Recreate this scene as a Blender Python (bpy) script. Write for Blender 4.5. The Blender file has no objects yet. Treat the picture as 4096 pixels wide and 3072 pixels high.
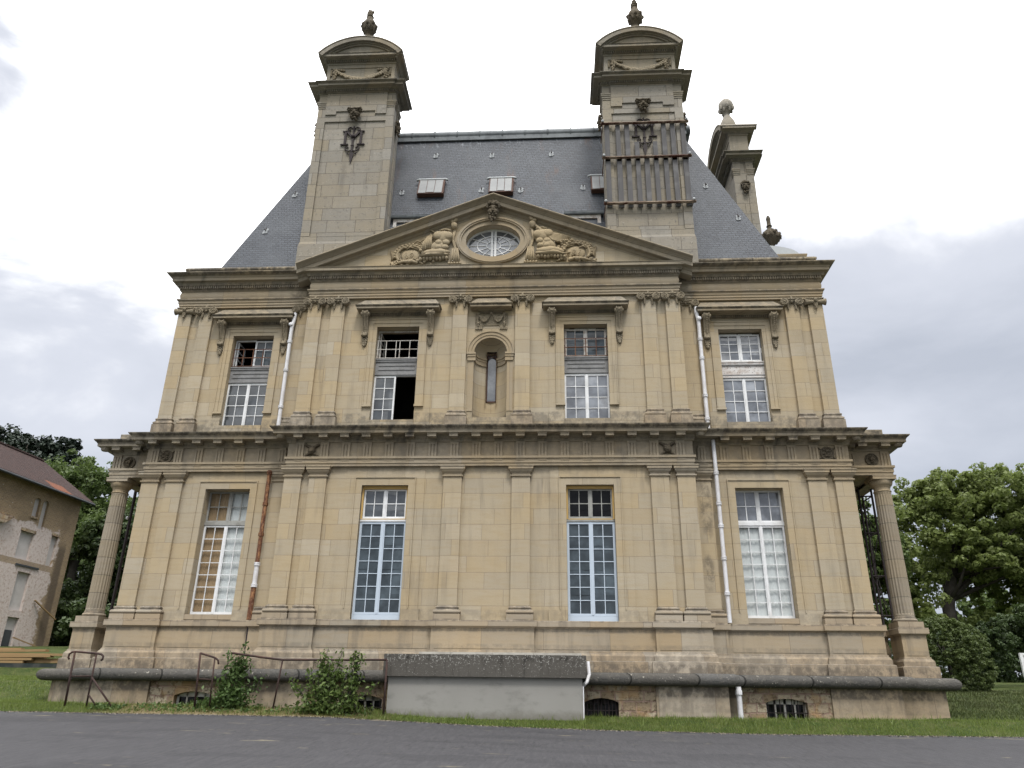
import bpy, bmesh, math, random
import numpy as np
from math import pi, sin, cos, radians, sqrt
from mathutils import Vector, Matrix, noise as mnoise

random.seed(7)
scene = bpy.context.scene
COL = scene.collection

# ------------------------------------------------------------------ camera
def make_camera():
    yaw, pit, rol = radians(-3.50), radians(22.85), radians(0.79)
    f = Vector((sin(yaw)*cos(pit), cos(yaw)*cos(pit), sin(pit)))
    r = Vector((cos(yaw), -sin(yaw), 0)); u = r.cross(f)
    r2 = cos(rol)*r + sin(rol)*u; u2 = -sin(rol)*r + cos(rol)*u
    cd = bpy.data.cameras.new('camera'); cam = bpy.data.objects.new('camera', cd); COL.objects.link(cam)
    m = Matrix((r2, u2, -f)).transposed().to_4x4(); m.translation = Vector((2.01, -22.02, 1.6))
    cam.matrix_world = m
    cd.sensor_width = 36.0; cd.lens = 3095/4096*36.0; cd.clip_start = .1; cd.clip_end = 5000
    scene.camera = cam
make_camera()

# ------------------------------------------------------------------ world, sun, exposure
SUN_EL, SUN_AZ = radians(60), radians(18)      # azimuth measured from the -y side towards -x
def make_world():
    w = bpy.data.worlds.new('World'); scene.world = w; w.use_nodes = True
    nt = w.node_tree; nt.nodes.clear(); L = nt.links.new
    out = nt.nodes.new('ShaderNodeOutputWorld'); bg = nt.nodes.new('ShaderNodeBackground')
    bg.inputs['Strength'].default_value = 0.1
    sky = nt.nodes.new('ShaderNodeTexSky'); sky.sky_type = 'NISHITA'; sky.sun_disc = False
    sky.sun_elevation = SUN_EL; sky.sun_rotation = radians(180) - SUN_AZ*-1
    tc = nt.nodes.new('ShaderNodeTexCoord'); sep = nt.nodes.new('ShaderNodeSeparateXYZ'); L(tc.outputs['Generated'], sep.inputs[0])
    def math_(op, a, b=None, clamp=False):
        n = nt.nodes.new('ShaderNodeMath'); n.operation = op; n.use_clamp = clamp
        for i, v in enumerate((a, b)):
            if v is None: continue
            if isinstance(v, (int, float)): n.inputs[i].default_value = v
            else: L(v, n.inputs[i])
        return n.outputs[0]
    z = math_('MAXIMUM', sep.outputs['Z'], 0.0)
    # overcast luminance: brighter overhead than at the horizon
    lum = math_('ADD', math_('MULTIPLY', math_('POWER', z, 2.0), 27.0), 7.0)
    mp = nt.nodes.new('ShaderNodeMapping'); mp.inputs['Scale'].default_value = (1.0, 1.0, 2.6); mp.inputs['Location'].default_value = (.35, .1, .2)
    L(tc.outputs['Generated'], mp.inputs[0])
    n1 = nt.nodes.new('ShaderNodeTexNoise'); n1.inputs['Scale'].default_value = 2.3; n1.inputs['Detail'].default_value = 7; n1.inputs['Roughness'].default_value = .52; n1.inputs['Distortion'].default_value = .35
    L(mp.outputs[0], n1.inputs['Vector'])
    # broken grey deck: heavy on the right, lighter on the left, clear white overhead
    rt = math_('MULTIPLY', math_('MAXIMUM', math_('SUBTRACT', sep.outputs['X'], 0.06), 0.0), 0.46)
    lf = math_('MULTIPLY', math_('MAXIMUM', math_('SUBTRACT', math_('MULTIPLY', sep.outputs['X'], -1.0), 0.28), 0.0), 0.12)
    low = math_('MULTIPLY', math_('SUBTRACT', 0.58, z), 0.60)
    d = math_('ADD', math_('ADD', n1.outputs['Fac'], math_('ADD', rt, lf)), low)
    cr = nt.nodes.new('ShaderNodeValToRGB'); L(d, cr.inputs[0])
    e = cr.color_ramp.elements
    e[0].position = .52; e[0].color = (7.0/8, 7.05/8, 7.25/8, 1)
    e[1].position = .90; e[1].color = (3.7/8, 3.95/8, 4.5/8, 1)
    m = e.new(.68); m.color = (5.1/8, 5.3/8, 5.85/8, 1)
    g8 = nt.nodes.new('ShaderNodeVectorMath'); g8.operation = 'SCALE'; L(cr.outputs['Color'], g8.inputs[0]); g8.inputs['Scale'].default_value = 8.0
    mr = nt.nodes.new('ShaderNodeMapRange'); mr.interpolation_type = 'SMOOTHSTEP'; L(d, mr.inputs[0]); mr.inputs[1].default_value = .50; mr.inputs[2].default_value = .68
    wh = nt.nodes.new('ShaderNodeCombineXYZ'); [L(lum, wh.inputs[k]) for k in range(3)]
    cm = nt.nodes.new('ShaderNodeMix'); cm.data_type = 'RGBA'; L(mr.outputs[0], cm.inputs[0]); L(wh.outputs[0], cm.inputs[6]); L(g8.outputs[0], cm.inputs[7])
    mix = nt.nodes.new('ShaderNodeMix'); mix.data_type = 'RGBA'; mix.inputs['Factor'].default_value = .93
    L(sky.outputs[0], mix.inputs['A']); L(cm.outputs[2], mix.inputs['B'])
    L(mix.outputs['Result'], bg.inputs['Color']); L(bg.outputs[0], out.inputs['Surface'])
make_world()
sd = bpy.data.lights.new('sun', 'SUN'); sd.energy = 1.5; sd.angle = radians(12); sd.color = (1.0, .96, .9)
sun = bpy.data.objects.new('sun', sd); COL.objects.link(sun)
sdir = Vector((sin(SUN_AZ)*cos(SUN_EL), -cos(SUN_AZ)*cos(SUN_EL), sin(SUN_EL)))
sun.rotation_euler = (-sdir).to_track_quat('-Z', 'Y').to_euler(); sun.location = (0, 0, 60)
vs = scene.view_settings; vs.view_transform = 'Standard'; vs.look = 'None'; vs.exposure = 0.60; vs.gamma = 1.0
scene.render.film_transparent = False

# ------------------------------------------------------------------ material helper
class Mt:
    def __init__(s, name, rough=.9, spec=.25):
        s.m = bpy.data.materials.new(name); s.m.use_nodes = True; s.nt = s.m.node_tree
        s.b = s.nt.nodes['Principled BSDF']; s.b.inputs['Roughness'].default_value = rough
        s.b.inputs['Specular IOR Level'].default_value = spec
        s.g = s.nt.nodes.new('ShaderNodeNewGeometry')
        s.sep = s.nt.nodes.new('ShaderNodeSeparateXYZ'); s.l(s.g.outputs['Position'], s.sep.inputs[0])
        s.P = s.g.outputs['Position']; s.x, s.y, s.z = s.sep.outputs
    def l(s, a, b): s.nt.links.new(a, b)
    def set(s, sock, v):
        if v is None: return
        if hasattr(v, 'links') or isinstance(v, bpy.types.NodeSocket): s.l(v, sock)
        elif isinstance(v, (int, float)) and sock.type in ('VALUE', 'INT'): sock.default_value = v
        elif isinstance(v, (int, float)): sock.default_value = (v, v, v, 1) if sock.type == 'RGBA' else (v, v, v)
        else: sock.default_value = (*v, 1) if sock.type == 'RGBA' and len(v) == 3 else v
    def ma(s, op, a, b=None, clamp=False):
        n = s.nt.nodes.new('ShaderNodeMath'); n.operation = op; n.use_clamp = clamp
        s.set(n.inputs[0], a); s.set(n.inputs[1], b); return n.outputs[0]
    def vec(s, x, y, z=0.0):
        n = s.nt.nodes.new('ShaderNodeCombineXYZ'); s.set(n.inputs[0], x); s.set(n.inputs[1], y); s.set(n.inputs[2], z); return n.outputs[0]
    def sc(s, v, k):
        n = s.nt.nodes.new('ShaderNodeVectorMath'); n.operation = 'MULTIPLY'; s.set(n.inputs[0], v); n.inputs[1].default_value = k; return n.outputs[0]
    def noise(s, v, scale, det=4, rough=.55):
        n = s.nt.nodes.new('ShaderNodeTexNoise'); s.set(n.inputs['Vector'], v); n.inputs['Scale'].default_value = scale
        n.inputs['Detail'].default_value = det; n.inputs['Roughness'].default_value = rough; return n.outputs['Fac']
    def voro(s, v, scale):
        n = s.nt.nodes.new('ShaderNodeTexVoronoi'); s.set(n.inputs['Vector'], v); n.inputs['Scale'].default_value = scale; return n.outputs['Distance']
    def brick(s, v, w, h, mort, c1, c2, cm, bias=0.0, off=.5):
        n = s.nt.nodes.new('ShaderNodeTexBrick'); s.set(n.inputs['Vector'], v); n.offset = off
        for k, val in (('Scale', 1.0), ('Brick Width', w), ('Row Height', h), ('Mortar Size', mort), ('Mortar Smooth', .3), ('Bias', bias)): n.inputs[k].default_value = val
        for k, val in (('Color1', c1), ('Color2', c2), ('Mortar', cm)): n.inputs[k].default_value = (*val, 1)
        return n.outputs['Color'], n.outputs['Fac']
    def ramp(s, f, p0, p1):
        n = s.nt.nodes.new('ShaderNodeMapRange'); s.set(n.inputs[0], f); n.inputs[1].default_value = p0; n.inputs[2].default_value = p1
        n.interpolation_type = 'SMOOTHSTEP'; n.clamp = True; return n.outputs[0]
    def mix(s, f, a, b, mode='MIX'):
        n = s.nt.nodes.new('ShaderNodeMix'); n.data_type = 'RGBA'; n.blend_type = mode
        s.set(n.inputs[0], f); s.set(n.inputs[6], a); s.set(n.inputs[7], b); return n.outputs[2]
    def rnd(s): return s.g.outputs['Random Per Island']
    def up(s):
        n = s.nt.nodes.new('ShaderNodeSeparateXYZ'); s.l(s.g.outputs['True Normal'], n.inputs[0]); return n.outputs[2]
    def bump(s, h, st=.4, d=.02):
        n = s.nt.nodes.new('ShaderNodeBump'); n.inputs['Strength'].default_value = st; n.inputs['Distance'].default_value = d
        s.l(h, n.inputs['Height']); s.l(n.outputs[0], s.b.inputs['Normal'])
    def col(s, c): s.set(s.b.inputs['Base Color'], c); return s.m

def stone(name, warm, cool, stain=.4, lich=.0, rowh=.447, bw=1.12, mort=.007, mortc=(.15, .12, .09), topgrime=.75, zoff=4.64, pits=.5, gr=(.115, .105, .09), streak=1.0, blockvar=1.0, grime_shade=None, leak=False, joint=.62, rough=(.35, .012, 22)):
    m = Mt(name)
    u = m.ma('ADD', m.x, m.ma('MULTIPLY', m.y, .93))
    zz = m.ma('DIVIDE', m.ma('SUBTRACT', m.z, zoff), rowh); row = m.ma('FLOOR', zz)
    wn0 = m.nt.nodes.new('ShaderNodeTexWhiteNoise'); wn0.noise_dimensions = '1D'; m.set(wn0.inputs['W'], m.ma('ADD', row, .37))
    uu = m.ma('ADD', m.ma('DIVIDE', u, bw), m.ma('ADD', m.ma('MULTIPLY', row, .47), m.ma('MULTIPLY', wn0.outputs[0], .35)))
    wn = m.nt.nodes.new('ShaderNodeTexWhiteNoise'); wn.noise_dimensions = '2D'; m.set(wn.inputs['Vector'], m.vec(m.ma('FLOOR', uu), row))
    sp = m.nt.nodes.new('ShaderNodeSeparateColor'); m.l(wn.outputs['Color'], sp.inputs[0]); r1, r2, r3 = sp.outputs[0], sp.outputs[1], sp.outputs[2]
    fu, fz = m.ma('FRACT', uu), m.ma('FRACT', zz)
    eu = m.ma('MULTIPLY', m.ma('MINIMUM', fu, m.ma('SUBTRACT', 1.0, fu)), bw); ez = m.ma('MULTIPLY', m.ma('MINIMUM', fz, m.ma('SUBTRACT', 1.0, fz)), rowh)
    bf = m.ramp(m.ma('MINIMUM', eu, ez), mort*1.3, mort*.5)
    pale = tuple(min(1, a*1.12+.035) for a in cool)
    c = m.mix(m.ma('MULTIPLY', m.ramp(r1, .25, .95), blockvar), warm, cool)
    c = m.mix(m.ma('MULTIPLY', m.ramp(r2, .74, .86), .75*blockvar), c, pale)
    c = m.mix(m.ma('MULTIPLY', m.ramp(r3, .3, 1.0), .22*blockvar), c, (warm[0]*.72, warm[1]*.66, warm[2]*.58))
    n1 = m.noise(m.P, .5, 5, .6)
    c = m.mix(m.ma('MULTIPLY', m.ramp(n1, .38, .7), .6), c, cool)
    n2 = m.noise(m.sc(m.P, (1.6, 1.6, 11.0)), 1.1, 5, .6)
    c = m.mix(m.ma('MULTIPLY', m.ramp(n2, .42, .75), .32), c, (warm[0]*.80, warm[1]*.76, warm[2]*.66))
    st = m.noise(m.vec(m.ma('MULTIPLY', u, 3.2), m.ma('MULTIPLY', m.z, .38), m.y), 1.0, 6, .62)
    big = m.noise(m.P, .33, 4, .6)
    f = m.ma('MULTIPLY', m.ma('MULTIPLY', m.ramp(st, .47, .74), m.ramp(big, .36, .66)), stain*streak)
    c = m.mix(f, c, gr)
    gn = m.noise(m.sc(m.P, (1, 1, .8)), 4.2, 6, .72)
    for z0, z1, amt in (grime_shade or ()):                        # soot and lichen crusts on some courses, plus shade painted under cornices
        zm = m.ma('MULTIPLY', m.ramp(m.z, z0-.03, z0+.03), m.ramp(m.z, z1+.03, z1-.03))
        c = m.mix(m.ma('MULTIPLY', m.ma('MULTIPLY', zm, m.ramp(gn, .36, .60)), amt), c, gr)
    if leak:
        for x0, z0, rx, rz in ((6.27, 7.0, .22, 1.1), (-6.35, 14.26, .5, .22), (6.3, 13.9, .3, .3), (-6.4, 9.55, .5, .5), (6.2, 5.2, .2, .6)):
            dd = m.ma('ADD', m.ma('POWER', m.ma('DIVIDE', m.ma('SUBTRACT', m.x, x0), rx), 2.0), m.ma('POWER', m.ma('DIVIDE', m.ma('SUBTRACT', m.z, z0), rz), 2.0))
            c = m.mix(m.ma('MULTIPLY', m.ma('MULTIPLY', m.ramp(dd, 1.1, .2), m.ramp(gn, .40, .60)), .62), c, (.10, .085, .065))
    fine = m.noise(m.P, 38, 4, .65)
    c = m.mix(m.ma('MULTIPLY', m.ramp(fine, .56, .78), pits), c, tuple(a*.5 for a in warm))
    if lich:
        v = m.noise(m.P, 9.5, 5, .75); k = m.noise(m.P, 1.3, 3, .6)
        c = m.mix(m.ma('MULTIPLY', m.ramp(v, .54, .68), lich), c, (.14, .13, .115))
        v2 = m.noise(m.P, 16.0, 3, .6)
        c = m.mix(m.ma('MULTIPLY', m.ramp(v2, .64, .70), m.ma('MULTIPLY', m.ramp(k, .38, .56), lich)), c, (.40, .375, .32))
    g = m.ma('MULTIPLY', m.ramp(m.up(), .45, .9), m.ma('MULTIPLY', m.ramp(m.noise(m.P, 5, 5, .7), .3, .6), topgrime))
    c = m.mix(g, c, (.10, .095, .085))
    c = m.mix(m.ma('MULTIPLY', bf, joint), c, mortc)
    h = m.ma('SUBTRACT', m.noise(m.P, rough[2], 6, .7), m.ma('MULTIPLY', bf, .8))
    m.bump(h, rough[0], rough[1])
    return m.col(c)

WARM, COOL = (0.415, 0.330, 0.208), (0.365, 0.320, 0.245)
M = {}
M['stone'] = stone('limestone_ashlar', WARM, COOL, .42, blockvar=.72, joint=.5, grime_shade=((9.2, 9.86, .6), (3.78, 4.1, .3), (13.55, 13.85, .3), (7.9, 8.13, .3)), leak=True)
PL = dict(rowh=9.0, zoff=-1.0, bw=1.55, mort=.005)
M['stone_plain'] = stone('limestone_mouldings', (0.367, 0.290, 0.187), (0.316, 0.276, 0.213), .6, pits=.5, topgrime=.95, grime_shade=((8.40, 8.86, .30), (8.10, 8.15, .6), (14.05, 14.12, .7)), leak=True, **PL)
M['stone_cornice'] = stone('limestone_cornice', (0.323, 0.265, 0.180), (0.283, 0.250, 0.195), .9, pits=.65, topgrime=1.0, gr=(.060, .054, .046), streak=1.2, grime_shade=((9.125, 9.5, .85), (9.03, 9.12, .32), (14.86, 14.96, .75), (15.0, 15.6, .9), (13.345, 13.42, .85), (14.42, 14.66, .55), (8.87, 8.98, .45), (13.17, 13.26, .5)), leak=True, **PL)  # dentil, mutule and hood bands mix soot with painted soffit shade
M['stone_rake'] = stone('limestone_raking_cornice', (.325, .265, .18), (.285, .25, .195), .55, pits=.6, topgrime=1.0, gr=(.060, .054, .046), **PL)
M['stone_carved'] = stone('limestone_carving', (.275, .230, .160), (.245, .215, .165), .5, blockvar=.0, pits=.6, topgrime=.35, joint=0.0, rough=(.9, .07, 13), **PL)
M['stone_head'] = stone('sooty_limestone_carving', (0.114, 0.092, 0.062), (0.096, 0.085, 0.066), .6, blockvar=.0, pits=.6, topgrime=.3, joint=0.0, rough=(.9, .07, 13), **PL)
M['stone_relief'] = stone('limestone_relief', (0.367, 0.290, 0.180), (0.323, 0.276, 0.202), .35, blockvar=.0, pits=.4, topgrime=.3, joint=0.0, rough=(.5, .02, 20), **PL)
M['stone_chimney'] = stone('limestone_chimney', (.300, .262, .200), (.250, .234, .205), .5, lich=.8, rowh=.50, bw=1.0, pits=.9, zoff=.12, mort=.011, joint=.75, mortc=(.10, .085, .07))
M['stone_chimney_top'] = stone('limestone_chimney_mouldings', (.285, .243, .175), (.24, .22, .18), .9, lich=.4, pits=.8, grime_shade=((22.91, 23.1, .7), (24.38, 24.48, .8), (22.69, 22.80, .5), (24.2, 24.33, .4), (24.5, 25.4, .35)), **PL)  # dentil bands combine soot and shade painted beneath the chimney cornices
M['stone_socle'] = stone('limestone_socle', (0.367, 0.290, 0.198), (0.316, 0.276, 0.217), .75, rowh=3.0, bw=1.4, mort=.008, zoff=1.0, pits=.55, gr=(.095, .082, .068), grime_shade=((3.77, 3.83, .8), (2.74, 3.06, .45), (2.44, 2.74, .75), (1.95, 2.3, .85), (1.6, 1.95, .35), (4.06, 4.2, .7), (9.2, 9.70, .55), (9.72, 9.9, .8)))
M['stone_torus'] = stone('weathered_torus_stone', (.098, .093, .085), (.072, .070, .066), .9, lich=.9, rowh=9, bw=1.7, zoff=-1, mort=.022, joint=.85, mortc=(.02, .02, .018), pits=.95, topgrime=.0, rough=(.9, .04, 14), grime_shade=((2.44, 2.6, -.0),))
M['stone_dado'] = stone('limestone_dado', (0.382, 0.298, 0.191), (0.323, 0.279, 0.213), .55, rowh=9, zoff=-1, bw=1.75, mort=.007, pits=.5, grime_shade=((3.50, 3.66, .55), (3.05, 3.2, .35)))
M['stone_column'] = stone('limestone_column', (0.309, 0.254, 0.173), (0.261, 0.228, 0.180), .7, rowh=.52, bw=9, mort=.010, pits=.7, joint=.7, mortc=(0.081, 0.066, 0.051))

def rubble():
    m = Mt('rubble_stone'); u = m.ma('ADD', m.x, m.y)
    wob = m.noise(m.P, 3, 3); uv = m.vec(m.ma('ADD', u, m.ma('MULTIPLY', wob, .10)), m.ma('ADD', m.z, m.ma('MULTIPLY', wob, .08)))
    bc, bf = m.brick(uv, .36, .235, .022, (.43, .365, .27), (.23, .165, .10), (.33, .235, .185), bias=-.1)
    n = m.noise(m.P, 9, 5, .7); c = m.mix(m.ma('MULTIPLY', m.ramp(n, .50, .62), .75), bc, (.11, .075, .045))
    c = m.mix(m.ma('MULTIPLY', m.ramp(m.noise(m.P, 2.2, 4), .5, .68), .6), c, (.40, .25, .11))
    m.bump(m.ma('SUBTRACT', n, bf), .9, .05); return m.col(c)
M['rubble'] = rubble()

def slate():
    m = Mt('slate_roofing', .62, .45); u = m.ma('ADD', m.x, m.ma('MULTIPLY', m.y, .8))
    wob = m.ma('MULTIPLY', m.noise(m.P, 1.4, 3), .035)
    bc, bf = m.brick(m.vec(u, m.ma('ADD', m.z, wob)), .21, .105, .009, (.030, .037, .050), (.050, .059, .075), (.008, .009, .012), bias=.0)
    c = m.mix(m.ma('MULTIPLY', m.ramp(m.noise(m.P, .9, 5, .6), .4, .7), .55), bc, (.062, .070, .082))
    c = m.mix(m.ma('MULTIPLY', m.ramp(m.noise(m.sc(m.P, (5.5, 5.5, .9)), 1, 5, .6), .5, .72), .5), c, (.020, .024, .032))
    # rust running down from the ridge flashing and the skylights (centre slope only)
    rs = m.noise(m.vec(m.ma('MULTIPLY', m.x, 2.1), m.ma('MULTIPLY', m.z, .28)), 1.0, 5, .65)
    mask = m.ma('MULTIPLY', m.ramp(m.ma('ABSOLUTE', m.x), 4.4, 3.4), m.ramp(m.noise(m.vec(m.ma('MULTIPLY', m.x, .7), m.ma('MULTIPLY', m.z, .5)), 1.0, 3), .45, .6))
    c = m.mix(m.ma('MULTIPLY', m.ma('MULTIPLY', m.ramp(rs, .52, .68), mask), .85), c, (.090, .046, .030))
    wh = m.noise(m.vec(m.ma('MULTIPLY', u, 9.0), m.ma('MULTIPLY', m.z, 2.0)), 1.0, 4, .7)
    c = m.mix(m.ma('MULTIPLY', m.ma('MULTIPLY', m.ramp(wh, .55, .66), m.ramp(m.z, 21.85, 22.1)), .6), c, (.24, .26, .29))
    m.bump(m.ma('SUBTRACT', m.noise(m.P, 30, 3), bf), .7, .02); return m.col(c)
M['slate'] = slate()

def simple(name, c, rough=.6, spec=.3, var=.18, sc=6.0, dirt=None, dirtamt=.0, metal=0.0, bump=.15, dsc=2.5):
    m = Mt(name, rough, spec); m.b.inputs['Metallic'].default_value = metal
    n = m.noise(m.P, sc, 5, .65)
    o = m.mix(n, tuple(a*(1-var) for a in c), tuple(min(1, a*(1+var)) for a in c))
    if dirt: o = m.mix(m.ma('MULTIPLY', m.ramp(m.noise(m.P, dsc, 6, .7), .44, .64), dirtamt), o, dirt)
    if bump: m.bump(m.noise(m.P, sc*4, 4), bump, .01)
    return m.col(o)
M['white_paint'] = simple('white_window_paint', (.72, .73, .74), .5, .3, .06, 4, (.42, .41, .39), .35)
M['worn_white'] = simple('worn_white_paint', (.58, .56, .52), .6, .3, .1, 8, (.23, .15, .09), .6, dsc=9)
M['blue_paint'] = simple('pale_blue_window_paint', (.47, .54, .62), .45, .35, .05, 3)
M['grey_wood'] = simple('weathered_grey_wood', (.235, .235, .235), .85, .2, .3, 9, (.12, .115, .11), .5, bump=.3)
M['old_frame'] = simple('old_grey_frame', (.32, .32, .30), .8, .2, .2, 9, (.15, .14, .12), .5)
M['yellow_wood'] = simple('fresh_yellow_timber', (.52, .35, .13), .7, .2, .15, 5)
M['white_panel'] = simple('white_board', (.62, .60, .58), .7, .2, .1, 5, (.30, .21, .15), .5, dsc=6)
M['curtain_white'] = simple('white_net_curtain', (.74, .76, .76), .9, .1, .05, 2)
M['curtain_brown'] = simple('brown_curtain', (.40, .28, .165), .9, .1, .2, 5)
M['rust'] = simple('rusty_iron', (.115, .058, .04), .8, .3, .35, 14, (.21, .095, .045), .6)
M['dark_iron'] = simple('dark_wrought_iron', (.034, .026, .027), .75, .3, .3, 12)
M['white_pipe'] = simple('white_painted_pipe', (.66, .66, .68), .5, .35, .06, 4, (.40, .36, .32), .35)
M['zinc'] = simple('zinc_sheet', (.135, .150, .160), .6, .4, .25, 3, (.06, .068, .076), .75, metal=.15)
M['lead_white'] = simple('oxidised_lead', (.40, .42, .43), .6, .4, .15, 8)
M['rust_board'] = simple('rusty_skylight_frame', (.085, .045, .034), .8, .3, .3, 9)
M['skylight'] = simple('skylight_polycarbonate', (.20, .205, .205), .5, .4, .25, 5, (.12, .125, .13), .5)
M['capping'] = simple('pale_capping_stone', (.44, .42, .375), .9, .1, .15, 6, (.2, .18, .15), .4)
M['rail'] = simple('dark_rusty_rail', (.040, .024, .021), .8, .3, .35, 14, (.085, .042, .027), .5)
M['hook_lead'] = simple('weathered_lead_patch', (.26, .275, .285), .7, .3, .2, 8, (.2, .21, .22), .5, dsc=6)
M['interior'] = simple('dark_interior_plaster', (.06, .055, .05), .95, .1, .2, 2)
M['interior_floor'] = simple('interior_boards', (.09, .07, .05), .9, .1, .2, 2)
def pipe_rust():
    m = Mt('flaking_rusty_pipe', .8, .3); n = m.noise(m.sc(m.P, (1, 1, .4)), 16, 6, .75)
    c = m.mix(m.ramp(n, .45, .62), (.11, .045, .025), (.33, .17, .08)); c = m.mix(m.ramp(m.noise(m.P, 26, 4), .62, .7), c, (.4, .3, .22))
    m.bump(n, .5, .02); return m.col(c)
M['pipe_rust'] = pipe_rust()
def strap_mat():
    m = Mt('rusty_angle_iron', .8, .3); n = m.noise(m.sc(m.P, (1, 1, 9)), 2.3, 6, .7)
    return m.col(m.mix(m.ramp(n, .42, .6), (.095, .04, .028), (.36, .29, .22)))
M['strap'] = strap_mat()
def plank_mat():
    m = Mt('silvered_planks', .9, .15); n = m.noise(m.sc(m.P, (22, 22, 1.1)), 1, 5, .7); k = m.noise(m.P, 2.2, 3)
    c = m.mix(n, (.075, .074, .078), (.185, .182, .182)); c = m.mix(m.ma('MULTIPLY', m.rnd(), .5), c, (.085, .08, .08))
    c = m.mix(m.ma('MULTIPLY', m.ramp(k, .5, .7), .35), c, (.24, .235, .235)); m.bump(n, .4, .01); return m.col(c)
M['plank'] = plank_mat()
def timber_mat():
    m = Mt('sawn_timber', .85, .15); n = m.noise(m.sc(m.P, (2, 2, 14)), 2, 5, .7)
    c = m.mix(n, (.25, .155, .07), (.40, .285, .15)); return m.col(m.mix(m.ma('MULTIPLY', m.rnd(), .6), c, (.17, .115, .065)))
M['timber'] = timber_mat()
def glass_mat(name, tint, refl=1.0, base=(.012, .014, .016), clear=0.0):
    m = Mt(name, .06, .5*refl); m.b.inputs['IOR'].default_value = 1.5
    w = m.noise(m.P, 1.7, 4, .6); m.col(m.mix(m.ma('MULTIPLY', m.rnd(), .55), m.mix(m.ramp(w, .35, .7), tuple(a*.55 for a in base), tuple(a*1.5 for a in base)), tuple(a*.5 for a in base)))
    n = m.noise(m.P, 1.6, 2); m.bump(n, .25, .08)
    if clear:
        tr = m.nt.nodes.new('ShaderNodeBsdfTransparent'); tr.inputs[0].default_value = (*tint, 1)
        mx = m.nt.nodes.new('ShaderNodeMixShader'); mx.inputs[0].default_value = clear
        out = [x for x in m.nt.nodes if x.type == 'OUTPUT_MATERIAL'][0]
        m.l(m.b.outputs[0], mx.inputs[1]); m.l(tr.outputs[0], mx.inputs[2]); m.l(mx.outputs[0], out.inputs[0])
    return m.m
M['glass'] = glass_mat('window_glass', (.9, .9, .9), 1.6, (.075, .085, .095))
M['glass_sky'] = glass_mat('window_glass_bright', (.9, .9, .9), 2.0, (.19, .205, .23))
M['glass_dull'] = glass_mat('dusty_window_glass', (.9, .9, .9), .7, (.062, .080, .094))
M['glass_clear'] = glass_mat('clear_window_glass', (.93, .95, .95), .8, (.02, .02, .02), clear=.86)
M['glass_black'] = glass_mat('dark_window_glass', (.9, .9, .9), .35, (.006, .006, .007))

def concrete():
    m = Mt('lichened_concrete', .95, .1)
    c = m.mix(m.noise(m.P, 1.6, 5, .6), (.072, .067, .059), (.108, .101, .090))
    c = m.mix(m.ma('MULTIPLY', m.ramp(m.noise(m.vec(m.ma('MULTIPLY', m.x, 6), m.ma('MULTIPLY', m.z, .7), m.y), 1.2, 5, .7), .5, .72), .7), c, (.034, .031, .028))
    dens = m.ramp(m.z, 2.35, 2.95)
    sp = m.noise(m.P, 31, 3, .65)
    c = m.mix(m.ma('MULTIPLY', m.ramp(m.ma('ADD', sp, m.ma('MULTIPLY', dens, .10)), .655, .69), .9), c, (.34, .335, .31))
    c = m.mix(m.ma('MULTIPLY', m.ramp(m.noise(m.P, 6, 5, .7), .5, .7), m.ma('MULTIPLY', m.ramp(m.z, 2.62, 2.80), .9)), c, (.022, .021, .019))
    m.bump(m.noise(m.P, 30, 4), .5, .012); return m.col(c)
M['concrete_slab'] = concrete()
def render_mat():
    m = Mt('grey_render', .95, .1); c = m.mix(m.noise(m.P, 1.1, 5, .6), (.235, .23, .212), (.295, .288, .268))
    c = m.mix(m.ma('MULTIPLY', m.ramp(m.noise(m.sc(m.P, (1.4, 1, 2.6)), 1.6, 5, .6), .5, .72), .5), c, (.165, .16, .148)); c = m.mix(m.ma('MULTIPLY', m.ramp(m.ma('ADD', m.z, m.ma('MULTIPLY', m.noise(m.P, 4, 5, .7), .35)), 1.80, 1.62), .55), c, (.13, .12, .095)); m.bump(m.noise(m.P, 45, 3), .2, .006); return m.col(c)
M['render'] = render_mat()
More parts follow.
